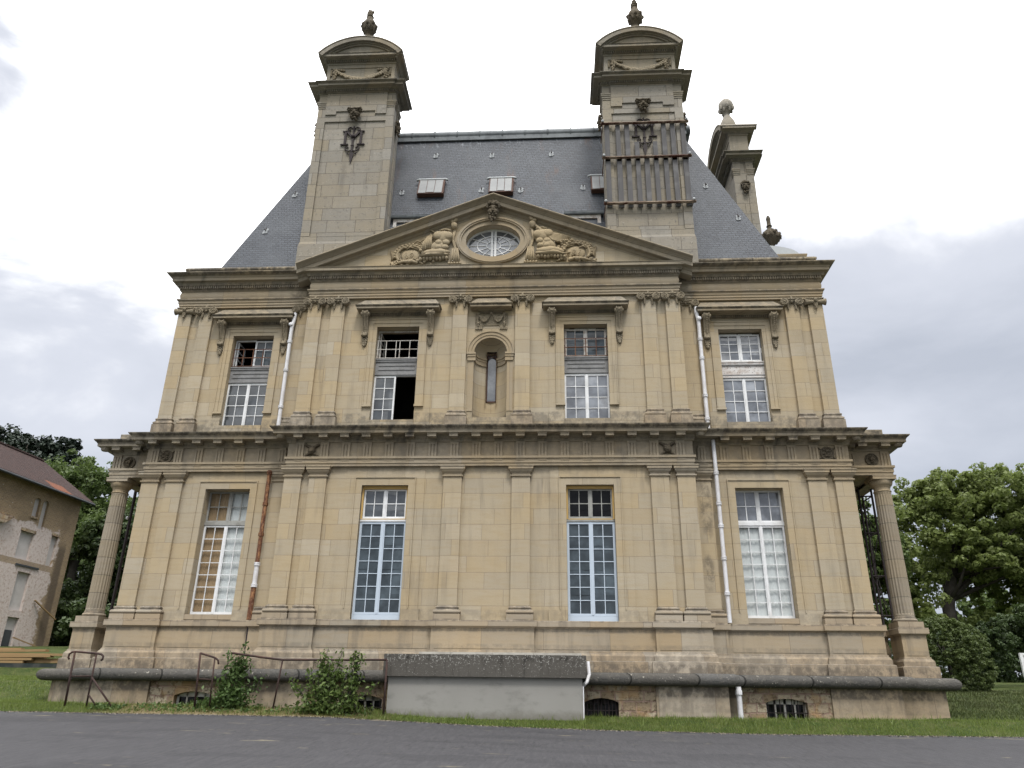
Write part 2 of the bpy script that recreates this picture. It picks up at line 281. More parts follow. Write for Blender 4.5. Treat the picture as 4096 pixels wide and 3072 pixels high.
def asphalt():
    m = Mt('asphalt', .93, .2); c = m.mix(m.noise(m.P, 1.0, 5, .6), (.045, .0445, .0485), (.061, .0603, .065))
    c = m.mix(m.ma('MULTIPLY', m.ramp(m.noise(m.P, 34, 4, .85), .53, .70), .7), c, (.085, .083, .087))
    c = m.mix(m.ma('MULTIPLY', m.ramp(m.noise(m.P, 27, 4, .85), .54, .70), .7), c, (.017, .017, .019))
    vo = m.nt.nodes.new('ShaderNodeTexVoronoi'); vo.feature = 'DISTANCE_TO_EDGE'; vo.inputs['Scale'].default_value = .42
    wp = m.nt.nodes.new('ShaderNodeVectorMath'); wp.operation = 'ADD'; m.l(m.P, wp.inputs[0]); m.l(m.vec(m.ma('MULTIPLY', m.noise(m.P, 2.2, 5, .7), 1.6), m.ma('MULTIPLY', m.noise(m.P, 1.7, 5, .7), 1.6)), wp.inputs[1]); m.l(wp.outputs[0], vo.inputs['Vector'])
    c = m.mix(m.ma('MULTIPLY', m.ramp(vo.outputs['Distance'], .011, .003), m.ma('MULTIPLY', m.ramp(m.noise(m.P, .5, 2), .5, .62), .75)), c, (.02, .02, .021))
    c = m.mix(m.ma('MULTIPLY', m.ramp(m.noise(m.sc(m.P, (14, 1.6, 1)), 1.0, 4, .8), .42, .66), .5), c, (.085, .084, .088))
    c = m.mix(m.ma('MULTIPLY', m.ramp(m.noise(m.sc(m.P, (9, 1.1, 1)), 1.3, 4, .8), .54, .70), .6), c, (.026, .026, .028))
    c = m.mix(m.ma('MULTIPLY', m.ramp(m.noise(m.sc(m.P, (.35, .8, 1)), 1.0, 3, .6), .54, .60), .35), c, (.030, .030, .033))
    t = m.noise(m.sc(m.P, (.7, 3.2, 1)), 1.1, 4, .65)
    c = m.mix(m.ma('MULTIPLY', m.ramp(t, .645, .69), .8), c, (.20, .175, .125))
    c = m.mix(m.ma('MULTIPLY', m.ramp(m.noise(m.sc(m.P, (.12, .9, 1)), 1, 3, .5), .5, .72), .35), c, (.060, .0595, .064))
    c = m.mix(m.ma('MULTIPLY', m.ramp(m.noise(m.P, 11, 5, .85), .45, .62), .45), c, (.060, .059, .063)); m.bump(m.noise(m.P, 60, 4, .8), .6, .015); return m.col(c)
M['asphalt'] = asphalt()
def soil():
    m = Mt('lawn_soil', .95, .1); n = m.noise(m.P, 2.2, 6, .7); c = m.mix(m.ramp(n, .38, .62), (.032, .050, .014), (.060, .072, .024))
    dry = m.ma('MULTIPLY', m.ramp(m.y, -.9, -1.4), m.ma('MULTIPLY', m.ramp(m.x, -2.2, -4.0), m.ramp(m.x, -9.6, -8.4)))
    c = m.mix(m.ma('MULTIPLY', dry, .8), c, (.20, .155, .095))
    c = m.mix(m.ma('MULTIPLY', m.ramp(m.noise(m.P, 9, 5, .7), .52, .68), .4), c, (.11, .085, .045)); m.bump(m.noise(m.P, 14, 5), .8, .05); return m.col(c)
M['soil'] = soil()
def leafmat(name, c1, c2, tr=.35, c3=None):
    m = Mt(name, .55, .35); c = m.mix(m.rnd(), c1, c2)
    n = m.noise(m.P, .45, 3); c = m.mix(m.ma('MULTIPLY', m.ramp(n, .42, .62), .6), c, c3 or c2)
    m.col(c)
    t = m.nt.nodes.new('ShaderNodeBsdfTranslucent'); m.l(c, t.inputs[0]); mx = m.nt.nodes.new('ShaderNodeMixShader'); mx.inputs[0].default_value = tr
    out = [x for x in m.nt.nodes if x.type == 'OUTPUT_MATERIAL'][0]
    m.l(m.b.outputs[0], mx.inputs[1]); m.l(t.outputs[0], mx.inputs[2]); m.l(mx.outputs[0], out.inputs[0]); return m.m
M['leaf_plane'] = leafmat('plane_tree_leaves', (.115, .155, .036), (.205, .25, .08), .5, (.155, .19, .055))
M['leaf_dark'] = leafmat('dark_leaves', (.022, .042, .013), (.058, .088, .026), .3)
M['leaf_cedar'] = leafmat('cedar_needles', (.014, .026, .018), (.034, .05, .032), .1)
M['leaf_mid'] = leafmat('mid_green_leaves', (.055, .092, .022), (.115, .16, .046), .4)
M['leaf_box'] = leafmat('boxwood_leaves', (.042, .066, .018), (.105, .14, .04), .3)
M['leaf_fresh'] = leafmat('fresh_shoots', (.055, .10, .022), (.16, .21, .06), .35, (.10, .15, .04))
M['leaf_vine'] = leafmat('vine_leaves', (.035, .075, .018), (.10, .155, .045), .3)
M['blade'] = leafmat('grass_blades', (.105, .155, .028), (.195, .245, .065), .4, (.145, .19, .042))
M['blade_bank'] = leafmat('bank_grass_blades', (.036, .056, .014), (.082, .100, .030), .3, (.062, .07, .026))
M['grit'] = simple('loose_grit', (.20, .175, .135), .95, .1, .35, 20)
M['blade_dry'] = leafmat('dry_grass_blades', (.22, .17, .08), (.16, .15, .05), .3)
M['bark'] = simple('bark', (.045, .04, .034), .95, .1, .35, 7, (.085, .08, .07), .5, bump=.6)
M['tarp'] = simple('dark_low_wall', (.026, .034, .034), .8, .2, .3, 3, (.09, .085, .075), .5)
M['gutter'] = simple('dark_gutter', (.05, .055, .06), .6, .4, .2, 4)
def house_brick():
    m = Mt('stripped_brick_wall', .95, .1); v = m.vec(m.y, m.z)
    bc, bf = m.brick(v, .22, .068, .010, (.33, .235, .13), (.25, .175, .105), (.40, .34, .26))
    c = m.mix(m.ma('MULTIPLY', m.ramp(m.noise(m.P, .8, 5, .6), .42, .65), .5), bc, (.20, .155, .105))
    wob = m.ma('MULTIPLY', m.ma('SUBTRACT', m.noise(m.P, 1.1, 5, .7), .5), 2.4)
    # pink-white plaster left on the lower two thirds, missing towards the corner
    e1 = m.ramp(m.ma('ADD', m.z, m.ma('MULTIPLY', wob, .55)), 10.65, 10.5)
    e2 = m.ramp(m.ma('ADD', m.y, wob), 20.35, 20.1)
    pf = m.ma('MULTIPLY', e1, e2)
    band = m.ma('MULTIPLY', m.ramp(m.z, 8.28, 8.34), m.ramp(m.z, 8.66, 8.6)); pf = m.ma('MULTIPLY', pf, m.ma('SUBTRACT', 1.0, m.ma('MULTIPLY', band, .85)))
    pl = m.mix(m.noise(m.P, 5, 5, .7), (.52, .44, .40), (.68, .62, .59)); pl = m.mix(m.ma('MULTIPLY', m.ramp(m.noise(m.P, 7, 5, .75), .5, .62), .65), pl, (.36, .25, .19))
    c = m.mix(m.ma('MULTIPLY', pf, .95), c, pl)
    bl = m.noise(m.P, 6.5, 4, .6); c = m.mix(m.ma('MULTIPLY', m.ramp(bl, .68, .71), .9), c, (.62, .58, .52))
    dk = m.ma('MULTIPLY', m.ramp(m.ma('ADD', m.y, m.ma('MULTIPLY', wob, .12)), 20.25, 20.55), m.ma('MULTIPLY', m.ramp(m.ma('ADD', m.y, m.ma('MULTIPLY', wob, .08)), 21.05, 20.9), m.ramp(m.z, 10.2, 9.6)))
    c = m.mix(m.ma('MULTIPLY', dk, .75), c, (.10, .08, .065))
    m.bump(m.ma('SUBTRACT', m.noise(m.P, 8, 4), bf), .6, .03); return m.col(c)
M['house_brick'] = house_brick()
def house_tile():
    m = Mt('brown_roof_tiles', .9, .15); bc, bf = m.brick(m.vec(m.y, m.ma('ADD', m.z, 0.0)), .17, .075, .012, (.048, .029, .026), (.072, .042, .037), (.018, .013, .012))
    c = m.mix(m.ma('MULTIPLY', m.ramp(m.noise(m.P, 2.0, 5, .7), .4, .7), .5), bc, (.045, .032, .03))
    new = m.ma('MULTIPLY', m.ma('MULTIPLY', m.ramp(m.ma('ADD', m.y, m.ma('MULTIPLY', m.noise(m.P, 6, 3), .3)), 18.55, 18.65), m.ramp(m.ma('ADD', m.y, m.ma('MULTIPLY', m.noise(m.P, 5, 3), .5)), 20.3, 20.1)), m.ramp(m.ma('ADD', m.z, m.ma('MULTIPLY', m.noise(m.P, 5, 3), .2)), 13.32, 13.22))
    c = m.mix(m.ma('MULTIPLY', new, .7), c, (.20, .075, .04)); m.bump(m.ma('SUBTRACT', m.noise(m.P, 20, 3), bf), .8, .03); return m.col(c)
M['house_tile'] = house_tile()
M['house_infill'] = simple('grey_blocked_opening', (.50, .475, .46), .9, .1, .08, 3, (.40, .38, .36), .4)

# ------------------------------------------------------------------ mesh builder
ROOTLOC = {}
class MB:
    def __init__(s): s.v = []; s.f = []
    def add(s, vs, fs):
        o = len(s.v); s.v += [tuple(v) for v in vs]; s.f += [tuple(i+o for i in f) for f in fs]; return s
    def quad(s, a, b, c, d): return s.add([a, b, c, d], [(0, 1, 2, 3)])
    def box(s, x0, x1, y0, y1, z0, z1):
        return s.add([(x, y, z) for z in (z0, z1) for y in (y0, y1) for x in (x0, x1)], [(0, 2, 3, 1), (4, 5, 7, 6), (0, 1, 5, 4), (2, 6, 7, 3), (0, 4, 6, 2), (1, 3, 7, 5)])
    def bevbox(s, x0, x1, y0, y1, z0, z1, b=.012):
        # front face (y0) with chamfered edges
        return s.frustum([(x0, z0), (x1, z0), (x1, z1), (x0, z1)], y1, y0+b, None).frustum([(x0+b, z0+b), (x1-b, z0+b), (x1-b, z1-b), (x0+b, z1-b)], y0+b, y0, [(x0, z0), (x1, z0), (x1, z1), (x0, z1)])
    def frustum(s, poly, yb, yf, back):
        n = len(poly); bk = back or poly
        vs = [(p[0], yb, p[1]) for p in bk] + [(p[0], yf, p[1]) for p in poly]
        return s.add(vs, [(i, (i+1) % n, n+(i+1) % n, n+i) for i in range(n)] + [tuple(range(n, 2*n))])
    def prism(s, poly, yf, yb, axis='y'):
        # poly in (x,z) extruded along y, or in (y,z) extruded along x
        n = len(poly)
        if axis == 'y': vs = [(p[0], yf, p[1]) for p in poly] + [(p[0], yb, p[1]) for p in poly]
        elif axis == 'x': vs = [(yf, p[0], p[1]) for p in poly] + [(yb, p[0], p[1]) for p in poly]
        else: vs = [(p[0], p[1], yf) for p in poly] + [(p[0], p[1], yb) for p in poly]
        return s.add(vs, [tuple(range(n)), tuple(range(2*n-1, n-1, -1))] + [(i, (i+1) % n, n+(i+1) % n, n+i) for i in range(n)])
    def sweep(s, path, prof, closed=False):
        n = len(path); off = []
        for i in range(n):
            ns = []
            for a, b in ((i-1, i), (i, i+1)):
                if a < 0 or b >= n: continue
                dx, dy = path[b][0]-path[a][0], path[b][1]-path[a][1]; l = math.hypot(dx, dy); ns.append((dy/l, -dx/l))
            if len(ns) == 1: off.append(ns[0])
            else:
                k = 1 + ns[0][0]*ns[1][0] + ns[0][1]*ns[1][1]; off.append(((ns[0][0]+ns[1][0])/k, (ns[0][1]+ns[1][1])/k))
        vs = [(path[i][0]+off[i][0]*o, path[i][1]+off[i][1]*o, z) for o, z in prof for i in range(n)]
        m = len(prof); fs = []
        for j in range(m if closed else m-1):
            j2 = (j+1) % m
            fs += [(j*n+i, j*n+i+1, j2*n+i+1, j2*n+i) for i in range(n-1)]
        fs += [tuple(j*n for j in range(m)), tuple(j*n+n-1 for j in range(m-1, -1, -1))]
        return s.add(vs, fs)
    def lathe(s, cx, cy, prof, n=24, rf=None):
        vs = []; m = len(prof)
        for r, z in prof:
            for k in range(n):
                a = 2*pi*k/n; rr = r*(rf(k, z) if rf else 1); vs.append((cx+rr*cos(a), cy+rr*sin(a), z))
        fs = [(j*n+k, j*n+(k+1) % n, (j+1)*n+(k+1) % n, (j+1)*n+k) for j in range(m-1) for k in range(n)]
        fs += [tuple(range(n-1, -1, -1)), tuple((m-1)*n+k for k in range(n))]
        return s.add(vs, fs)
    def tube(s, pts, r, n=8, cap=True):
        pts = [Vector(p) for p in pts]; m = len(pts); rs = r if isinstance(r, (list, tuple)) else [r]*m
        vs = []; t0 = (pts[1]-pts[0]).normalized(); u = t0.orthogonal().normalized()
        for i in range(m):
            t = ((pts[min(i+1, m-1)]-pts[i]).normalized() + (pts[i]-pts[max(i-1, 0)]).normalized())
            if t.length < 1e-6: t = pts[min(i+1, m-1)]-pts[max(i-1, 0)]
            t.normalize(); u = (u - t*u.dot(t)).normalized(); w = t.cross(u)
            vs += [pts[i] + (u*cos(2*pi*k/n) + w*sin(2*pi*k/n))*rs[i] for k in range(n)]
        fs = [(j*n+k, j*n+(k+1) % n, (j+1)*n+(k+1) % n, (j+1)*n+k) for j in range(m-1) for k in range(n)]
        if cap: fs += [tuple(range(n-1, -1, -1)), tuple((m-1)*n+k for k in range(n))]
        return s.add(vs, fs)
    def ball(s, c, r, n=10, m=6, bumpy=0.0, rot=0.0):
        if isinstance(r, (int, float)): r = (r, r, r)
        vs = []; cr, sr = cos(rot), sin(rot)
        for j in range(m+1):
            th = pi*j/m
            for k in range(n):
                a = 2*pi*k/n; d = Vector((sin(th)*cos(a), sin(th)*sin(a), cos(th)))
                q = 1 + (bumpy*mnoise.noise(Vector((c[0], c[1], c[2]))*3 + d*2.3) if bumpy else 0)
                x, y, z = d.x*r[0]*q, d.y*r[1]*q, d.z*r[2]*q
                vs.append((c[0]+x*cr+z*sr, c[1]+y, c[2]-x*sr+z*cr))
        return s.add(vs, [(j*n+k, j*n+(k+1) % n, (j+1)*n+(k+1) % n, (j+1)*n+k) for j in range(m) for k in range(n)])
    def wall(s, x0, x1, z0, z1, yf, yb, holes=(), xs=None):
        # front and back skins with rectangular openings and their reveals
        X = sorted({x0, x1} | {h[0] for h in holes} | {h[1] for h in holes}); Z = sorted({z0, z1} | {h[2] for h in holes} | {h[3] for h in holes})
        inh = lambda x, z: any(h[0] < x < h[1] and h[2] < z < h[3] for h in holes)
        for i in range(len(X)-1):
            for j in range(len(Z)-1):
                if inh((X[i]+X[i+1])/2, (Z[j]+Z[j+1])/2): continue
                for y in (yf, yb): s.quad((X[i], y, Z[j]), (X[i+1], y, Z[j]), (X[i+1], y, Z[j+1]), (X[i], y, Z[j+1]))
        for h in list(holes) + [(x0, x1, z0, z1)]:
            a, b, c, d = h[:4]
            s.quad((a, yf, c), (a, yb, c), (a, yb, d), (a, yf, d)); s.quad((b, yf, c), (b, yf, d), (b, yb, d), (b, yb, c))
            s.quad((a, yf, d), (a, yb, d), (b, yb, d), (b, yf, d)); s.quad((a, yf, c), (b, yf, c), (b, yb, c), (a, yb, c))
        return s
    def mirror(s):
        s.add([(-v[0], v[1], v[2]) for v in s.v], [tuple(reversed(f)) for f in s.f]); return s
    def xform(s, fn): s.v = [tuple(fn(v)) for v in s.v]; return s
    def build(s, name, mat, parent=None, smooth=False, loc=None):
        me = bpy.data.meshes.new(name)
        base = ROOTLOC.get(parent.name, Vector((0, 0, 0))) if parent else Vector((0, 0, 0))
        if loc is not None: base = base*0
        me.from_pydata([(v[0]-base.x, v[1]-base.y, v[2]-base.z) for v in s.v], [], s.f)
        me.materials.append(mat if not isinstance(mat, str) else M[mat]); me.validate()
        bm = bmesh.new(); bm.from_mesh(me); bmesh.ops.recalc_face_normals(bm, faces=bm.faces); bm.to_mesh(me); bm.free()
        if smooth: me.polygons.foreach_set('use_smooth', [True]*len(me.polygons))
        if smooth == 'auto': me.set_sharp_from_angle(angle=radians(38))
        o = bpy.data.objects.new(name, me); COL.objects.link(o)
        if parent: o.parent = parent; ROOTLOC[o.name] = ROOTLOC.get(parent.name, Vector((0, 0, 0))) if loc is None else Vector((0, 0, 0))
        if loc is not None: o.location = loc
        return o

def tag(o, label=None, cat=None, group=None, kind=None):
    for k, v in (('label', label), ('category', cat), ('group', group), ('kind', kind)):
        if v: o[k] = v
    return o
def thing(name, label, cat, loc=(0, 0, 0), group=None):
    o = bpy.data.objects.new(name, None); COL.objects.link(o); o.location = loc; o.empty_display_size = .3
    ROOTLOC[o.name] = Vector(loc); return tag(o, label, cat, group)
def dup(o, parent=None, loc=None, rotz=None):
    c = o.copy(); COL.objects.link(c)
    if parent is not None: c.parent = parent
    if loc is not None: c.location = loc
    if rotz is not None: c.rotation_euler = (0, 0, rotz)
    for ch in list(o.children): dup(ch, c)
    return c
def arc(cx, cz, r, a0, a1, n): return [(cx+r*cos(a0+(a1-a0)*i/n), cz+r*sin(a0+(a1-a0)*i/n)) for i in range(n+1)]
def sym(h): return [(-p[0], p[1]) for p in h] + [p for p in reversed(h)]   # left half path mirrored: h runs from far left to the middle in +x terms

# ================================================================== THE MANSION
BACK = 13.5
def full(L): return L + [(-x, y) for x, y in reversed(L)]
man = thing('stone_mansion', 'two-storey pale limestone mansion with central pediment, slate roof and tall carved chimneys', 'building', (0, 0, 1.4))

WIN = {'wl': -7.83, 'cl': -2.96, 'cr': 2.96, 'wr': 7.83}
HW = .675
# ---- walls (skins with real openings)
def walls():
    b = MB()
    for s in (-1, 1):
        c = 7.83*s
        xa, xb = sorted((5.9*s, 10.4*s))
        b.wall(xa, xb, 3.6, 8.3, .10, .60, [(c-HW, c+HW, 3.98, 7.60)])
        b.wall(xa, xb, 9.0, 13.95, .22, .72, [(c-HW, c+HW, 9.66, 12.78)])
        b.box(10.0*s, 10.4*s, .60, BACK, 1.3, 14.4)
        # return of the projecting centre
        b.box(5.5*s, 5.9*s, -.398, .098, 3.6, 8.3); b.box(5.5*s, 5.86*s, -.278, .218, 9.0, 13.95)
    b.wall(-5.9, 5.9, 3.6, 8.3, -.40, .10, [(-2.96-.68, -2.96+.68, 3.80, 7.57), (2.96-.68, 2.96+.68, 3.80, 7.57)])
    b.wall(-5.86, 5.86, 9.0, 13.95, -.28, .22, [(-2.96-HW, -2.96+HW, 9.63, 12.78), (2.96-HW, 2.96+HW, 9.63, 12.78), (-.515, .515, 9.70, 12.36)])
    b.box(-10.4, 10.4, BACK-.4, BACK, 1.3, 14.4)
    return b.build('wall', 'stone', man)
walls()
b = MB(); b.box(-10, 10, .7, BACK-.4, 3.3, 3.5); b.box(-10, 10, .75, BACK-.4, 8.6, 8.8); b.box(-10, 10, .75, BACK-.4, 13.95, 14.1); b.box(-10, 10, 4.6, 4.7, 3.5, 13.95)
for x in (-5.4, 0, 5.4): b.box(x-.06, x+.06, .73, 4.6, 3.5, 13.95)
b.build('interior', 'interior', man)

# ---- entablatures
LOW = full([(-11.93, 7), (-11.93, .62), (-10.5, .62), (-10.5, 0), (-5.945, 0), (-5.945, -.5)])
UPP = full([(-10.5, BACK), (-10.5, .12), (-5.915, .12), (-5.915, -.38)])
TRI_C = [.32, .97, 1.61, 2.26, 2.90, 3.55, 4.19, 4.83, 5.58]
TRI_W = [6.27, 6.92, 7.57, 8.22, 8.87, 9.50, 10.24]
def lower_entab():
    b = MB()
    b.sweep(LOW, [(-.4, 8.125), (0, 8.125), (0, 8.203), (.022, 8.21), (.022, 8.335), (.058, 8.342), (.058, 8.41), (-.2, 8.41)])
    b.build('architrave', 'stone_plain', man)
    f = MB(); f.sweep(LOW, [(-.4, 8.409), (-.004, 8.409), (-.004, 8.86), (-.4, 8.86)])
    def tri(x, y, w=.255):
        f.box(x-w/2, x+w/2, y-.022, y+.02, 8.412, 8.80)
        for k in (-1, 0, 1): f.box(x+k*.092-.029, x+k*.092+.029, y-.048, y-.018, 8.412, 8.77)
        f.box(x-w/2, x+w/2, y-.05, y+.02, 8.77, 8.845)
        f.box(x-w/2, x+w/2, y-.036, y+.01, 8.315, 8.343)
        for k in range(6): f.box(x-w/2+.012+k*.042, x-w/2+.036+k*.042, y-.036, y+.01, 8.275, 8.317)
    for s in (-1, 1):
        for x in TRI_C: tri(s*x, -.5)
        for x in TRI_W: tri(s*x, 0, .255 if x > 6.4 else .2)
        tri(s*10.75, .62, .2); tri(s*11.75, .62, .24)
    f.build('triglyph_frieze', 'stone_plain', man)
    c = MB()
    c.sweep(LOW, [(-.4, 8.85), (.03, 8.85), (.05, 8.89), (.055, 8.93), (.09, 8.985), (.10, 9.03), (.36, 9.03), (.375, 9.035), (.375, 9.115), (.39, 9.125), (.40, 9.15), (.445, 9.185), (.47, 9.215), (.475, 9.24), (-.5, 9.30)])
    def mut(x, y, w=.25): c.box(x-w/2, x+w/2, y-.33, y-.06, 8.925, 9.0); c.box(x-w/2-.012, x+w/2+.012, y-.345, y-.06, 9.0, 9.034)
    for s in (-1, 1):
        for x in TRI_C: mut(s*x, -.5)
        for x in TRI_W[1:]: mut(s*x, 0)
        mut(s*11.72, .62); mut(s*11.05, .62)
        for (x, y) in ((5.945, -.5), (10.5, 0), (11.93, .62)):      # rounded drops under the corners
            c.lathe(s*(x+.2), y-.2, [(.02, 8.915), (.10, 8.925), (.125, 8.97), (.13, 9.034)], 12)
        for k in range(4): c.box(s*10.55 if s > 0 else -10.86, 10.86 if s > 0 else -10.55, .35+k*.6-1e-3, .6+k*.6, 8.93, 9.034)
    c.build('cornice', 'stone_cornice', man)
    # soffit, roof slab and parapet block of the side porches
    for s in (-1, 1):
        p = MB(); xa, xb = sorted((10.38*s, 11.55*s)); p.box(xa, xb, 1.0, 7, 8.22, 8.32)
        xa, xb = sorted((10.3*s, 12.0*s)); p.box(xa, xb, .7, 7, 9.27, 9.33)
        xa, xb = sorted((10.62*s, 11.80*s)); p.box(xa, xb, .55, 6.5, 9.31, 9.52)
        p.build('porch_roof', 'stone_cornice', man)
lower_entab()

def dentil_row(b, x0, x1, y, z0, z1, w=.045, pitch=.074, d=.055):
    n = max(1, int((x1-x0)/pitch)); off = ((x1-x0) - (n-1)*pitch)/2
    for i in range(n): x = x0+off+i*pitch; b.box(x-w/2, x+w/2, y-d, y+.01, z0, z1)
def upper_entab():
    b = MB()
    b.sweep(UPP, [(-.4, 13.80), (0, 13.80), (0, 13.872), (.024, 13.878), (.024, 13.962), (.048, 13.968), (.048, 14.035), (.07, 14.055), (.095, 14.075), (.095, 14.115), (-.2, 14.125)])
    b.build('architrave', 'stone_plain', man)
    f = MB(); f.sweep(UPP, [(-.3, 14.12)] + [(.004+.034*sin(pi*i/8), 14.122+.285*i/8) for i in range(9)] + [(-.3, 14.41)]); f.build('cushion_frieze', 'stone_plain', man, smooth='auto')
    c = MB()
    c.sweep(UPP, [(-.4, 14.40), (.02, 14.40), (.055, 14.435), (.06, 14.455), (.075, 14.46), (.075, 14.575), (.135, 14.58), (.15, 14.62), (.165, 14.66), (.175, 14.69), (.265, 14.69), (.275, 14.70), (.275, 14.79), (.29, 14.80), (.30, 14.815), (.30, 14.82), (-.5, 14.86)])
    dentil_row(c, -5.98, 5.98, -.38-.075, 14.475, 14.565)
    for s in (-1, 1):
        xa, xb = sorted((6.0*s, 10.57*s)); dentil_row(c, xa, xb, .12-.075, 14.475, 14.565)
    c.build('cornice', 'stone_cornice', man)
    # crowning gutter moulding on the wings, and the blocking course behind it
    for s in (-1, 1):
        L = [(10.5*s, BACK), (10.5*s, .12), (5.93*s, .12)]
        if s > 0: L = L[::-1]
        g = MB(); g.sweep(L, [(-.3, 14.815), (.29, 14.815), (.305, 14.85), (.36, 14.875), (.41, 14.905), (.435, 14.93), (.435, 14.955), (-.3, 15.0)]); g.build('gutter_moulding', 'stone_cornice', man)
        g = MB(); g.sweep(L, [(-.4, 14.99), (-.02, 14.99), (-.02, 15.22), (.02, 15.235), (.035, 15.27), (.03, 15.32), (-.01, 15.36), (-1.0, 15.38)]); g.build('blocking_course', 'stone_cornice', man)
upper_entab()

# ---- pediment
def pediment():
    b = MB()
    t = sqrt(1+.4016**2)
    # tympanum wall with an oval opening
    zt = lambda x: 17.05 - .4016*abs(x)
    n = 48; A, B, cz = .905, .62, 15.84
    ov = [(A*cos(2*pi*i/n), cz+B*sin(2*pi*i/n)) for i in range(n)]
    def outer(a):
        # ray from oval centre to the tympanum edge
        dx, dz = cos(a), sin(a); best = 1e9
        if dz < -1e-6: best = (14.70-cz)/dz
        for sg in (-1, 1):
            den = dz + sg*.4016*dx
            if den > 1e-6:
                q = (17.05-cz)/den
                if sg*q*dx >= -1e-6: best = min(best, q)
        return (dx*best, cz+dz*best)
    angs = [2*pi*i/n for i in range(n)]
    ex = sorted(set(angs + [math.atan2(14.70-cz, 5.85), math.atan2(14.70-cz, -5.85) + 0.0]))
    out = [outer(a) for a in angs]
    for i in range(n):
        j = (i+1) % n
        b.quad((ov[i][0], -.42, ov[i][1]), (ov[j][0], -.42, ov[j][1]), (out[j][0], -.42, out[j][1]), (out[i][0], -.42, out[i][1]))
        b.quad((ov[i][0], -.42, ov[i][1]), (ov[i][0], .0, ov[i][1]), (ov[j][0], .0, ov[j][1]), (ov[j][0], -.42, ov[j][1]))
    for s in (-1, 1): b.add([(s*p[0], -.425, p[1]) for p in ((3.2, 14.70), (5.85, 14.70), (3.2, 15.765))], [(0, 1, 2)])
    b.prism([(-5.9, 14.68), (5.9, 14.68), (0, 17.05)], .02, .10)
    b.build('tympanum', 'stone', pedi)
    # raking cornice: profile (projection, drop below the top edge), mitred at the apex
    prof = [(-.30, 0), (.455, 0), (.46, .03), (.43, .06), (.38, .085), (.335, .125), (.315, .14), (.315, .155), (.29, .165), (.285, .18), (.285, .30), (.27, .315), (.14, .32), (.13, .345), (.095, .385), (.06, .40), (.055, .44), (.04, .47), (.03, .50), (-.02, .52), (-.3, .52)]
    r = MB(); z0 = 17.47; m = len(prof)
    vs = []
    for X in (-6.375, 0, 6.375): vs += [(X if X == 0 else (X + (0 if abs(X) < 1 else math.copysign(0, X))), -.38-o, z0-.4016*abs(X)-d) for o, d in prof]
    r.add(vs, [(k*m+j, (k+1)*m+j, (k+1)*m+(j+1) % m, k*m+(j+1) % m) for k in (0, 1) for j in range(m)] + [tuple(range(m)), tuple(2*m+j for j in range(m-1, -1, -1))])
    # thin lead sheet on the back of the pediment
    r.prism([(-6.3, 14.92), (6.3, 14.92), (0, 17.46)], -.07, .25)
    r.build('raking_cornice', 'stone_rake', pedi)
    s_ = MB(); s_.box(-6.15, 6.15, -.66, -.3, 14.79, 14.815); s_.build('ledge', 'stone_cornice', pedi)
pedi = MB().box(-5.9, 5.9, -.40, -.1, 14.42, 14.70).build('pediment', 'stone_plain', man)
pediment()
def oval_ring(b, A0, B0, A1, B1, cz, yf, yb, n=56):
    p = [(cos(2*pi*i/n), sin(2*pi*i/n)) for i in range(n)]
    vs = []
    for A, B, y in ((A0, B0, yb), (A0, B0, yf), (A1, B1, yf), (A1, B1, yb)): vs += [(A*c, y, cz+B*s) for c, s in p]
    b.add(vs, [(q*n+i, q*n+(i+1) % n, (q+1)*n+(i+1) % n, (q+1)*n+i) for q in range(3) for i in range(n)])
def oval_window():
    cz = 15.84
    b = MB(); oval_ring(b, .90, .615, 1.06, .775, cz, -.47, -.40); oval_ring(b, 1.05, .77, 1.20, .90, cz, -.52, -.40); oval_ring(b, 1.11, .82, 1.15, .86, cz, -.545, -.50)
    b.build('oval_surround', 'stone_plain', pedi, smooth='auto')
    w = MB(); y = -.14
    oval_ring(w, .905, .62, .845, .56, cz, y-.03, y+.05); oval_ring(w, .565, .372, .535, .345, cz, y-.015, y+.02); oval_ring(w, .25, .172, .222, .146, cz, y-.015, y+.02)
    for s in (-1, 1): w.box(s*.055-.038, s*.055+.038, y-.04, y+.05, cz-.60, cz+.60)
    for a in (0, 30, 58, 122, 150, 180, 210, 238, 302, 330):
        c, s = cos(radians(a)), sin(radians(a)); p0 = (.235*c, .16*s); p1 = (.86*c, .575*s); nx, nz = -s*.011, c*.011
        w.prism([(p0[0]-nx, cz+p0[1]-nz), (p1[0]-nx, cz+p1[1]-nz), (p1[0]+nx, cz+p1[1]+nz), (p0[0]+nx, cz+p0[1]+nz)], y-.013, y+.015)
    o = w.build('oval_window', 'white_paint', pedi)
    g = MB(); n = 40; g.add([(.88*cos(2*pi*i/n), y+.012, cz+.6*sin(2*pi*i/n)) for i in range(n)], [tuple(range(n))]); g.build('pane', 'glass_sky', o) if False else g.build('oval_pane', 'glass_sky', pedi)
oval_window()

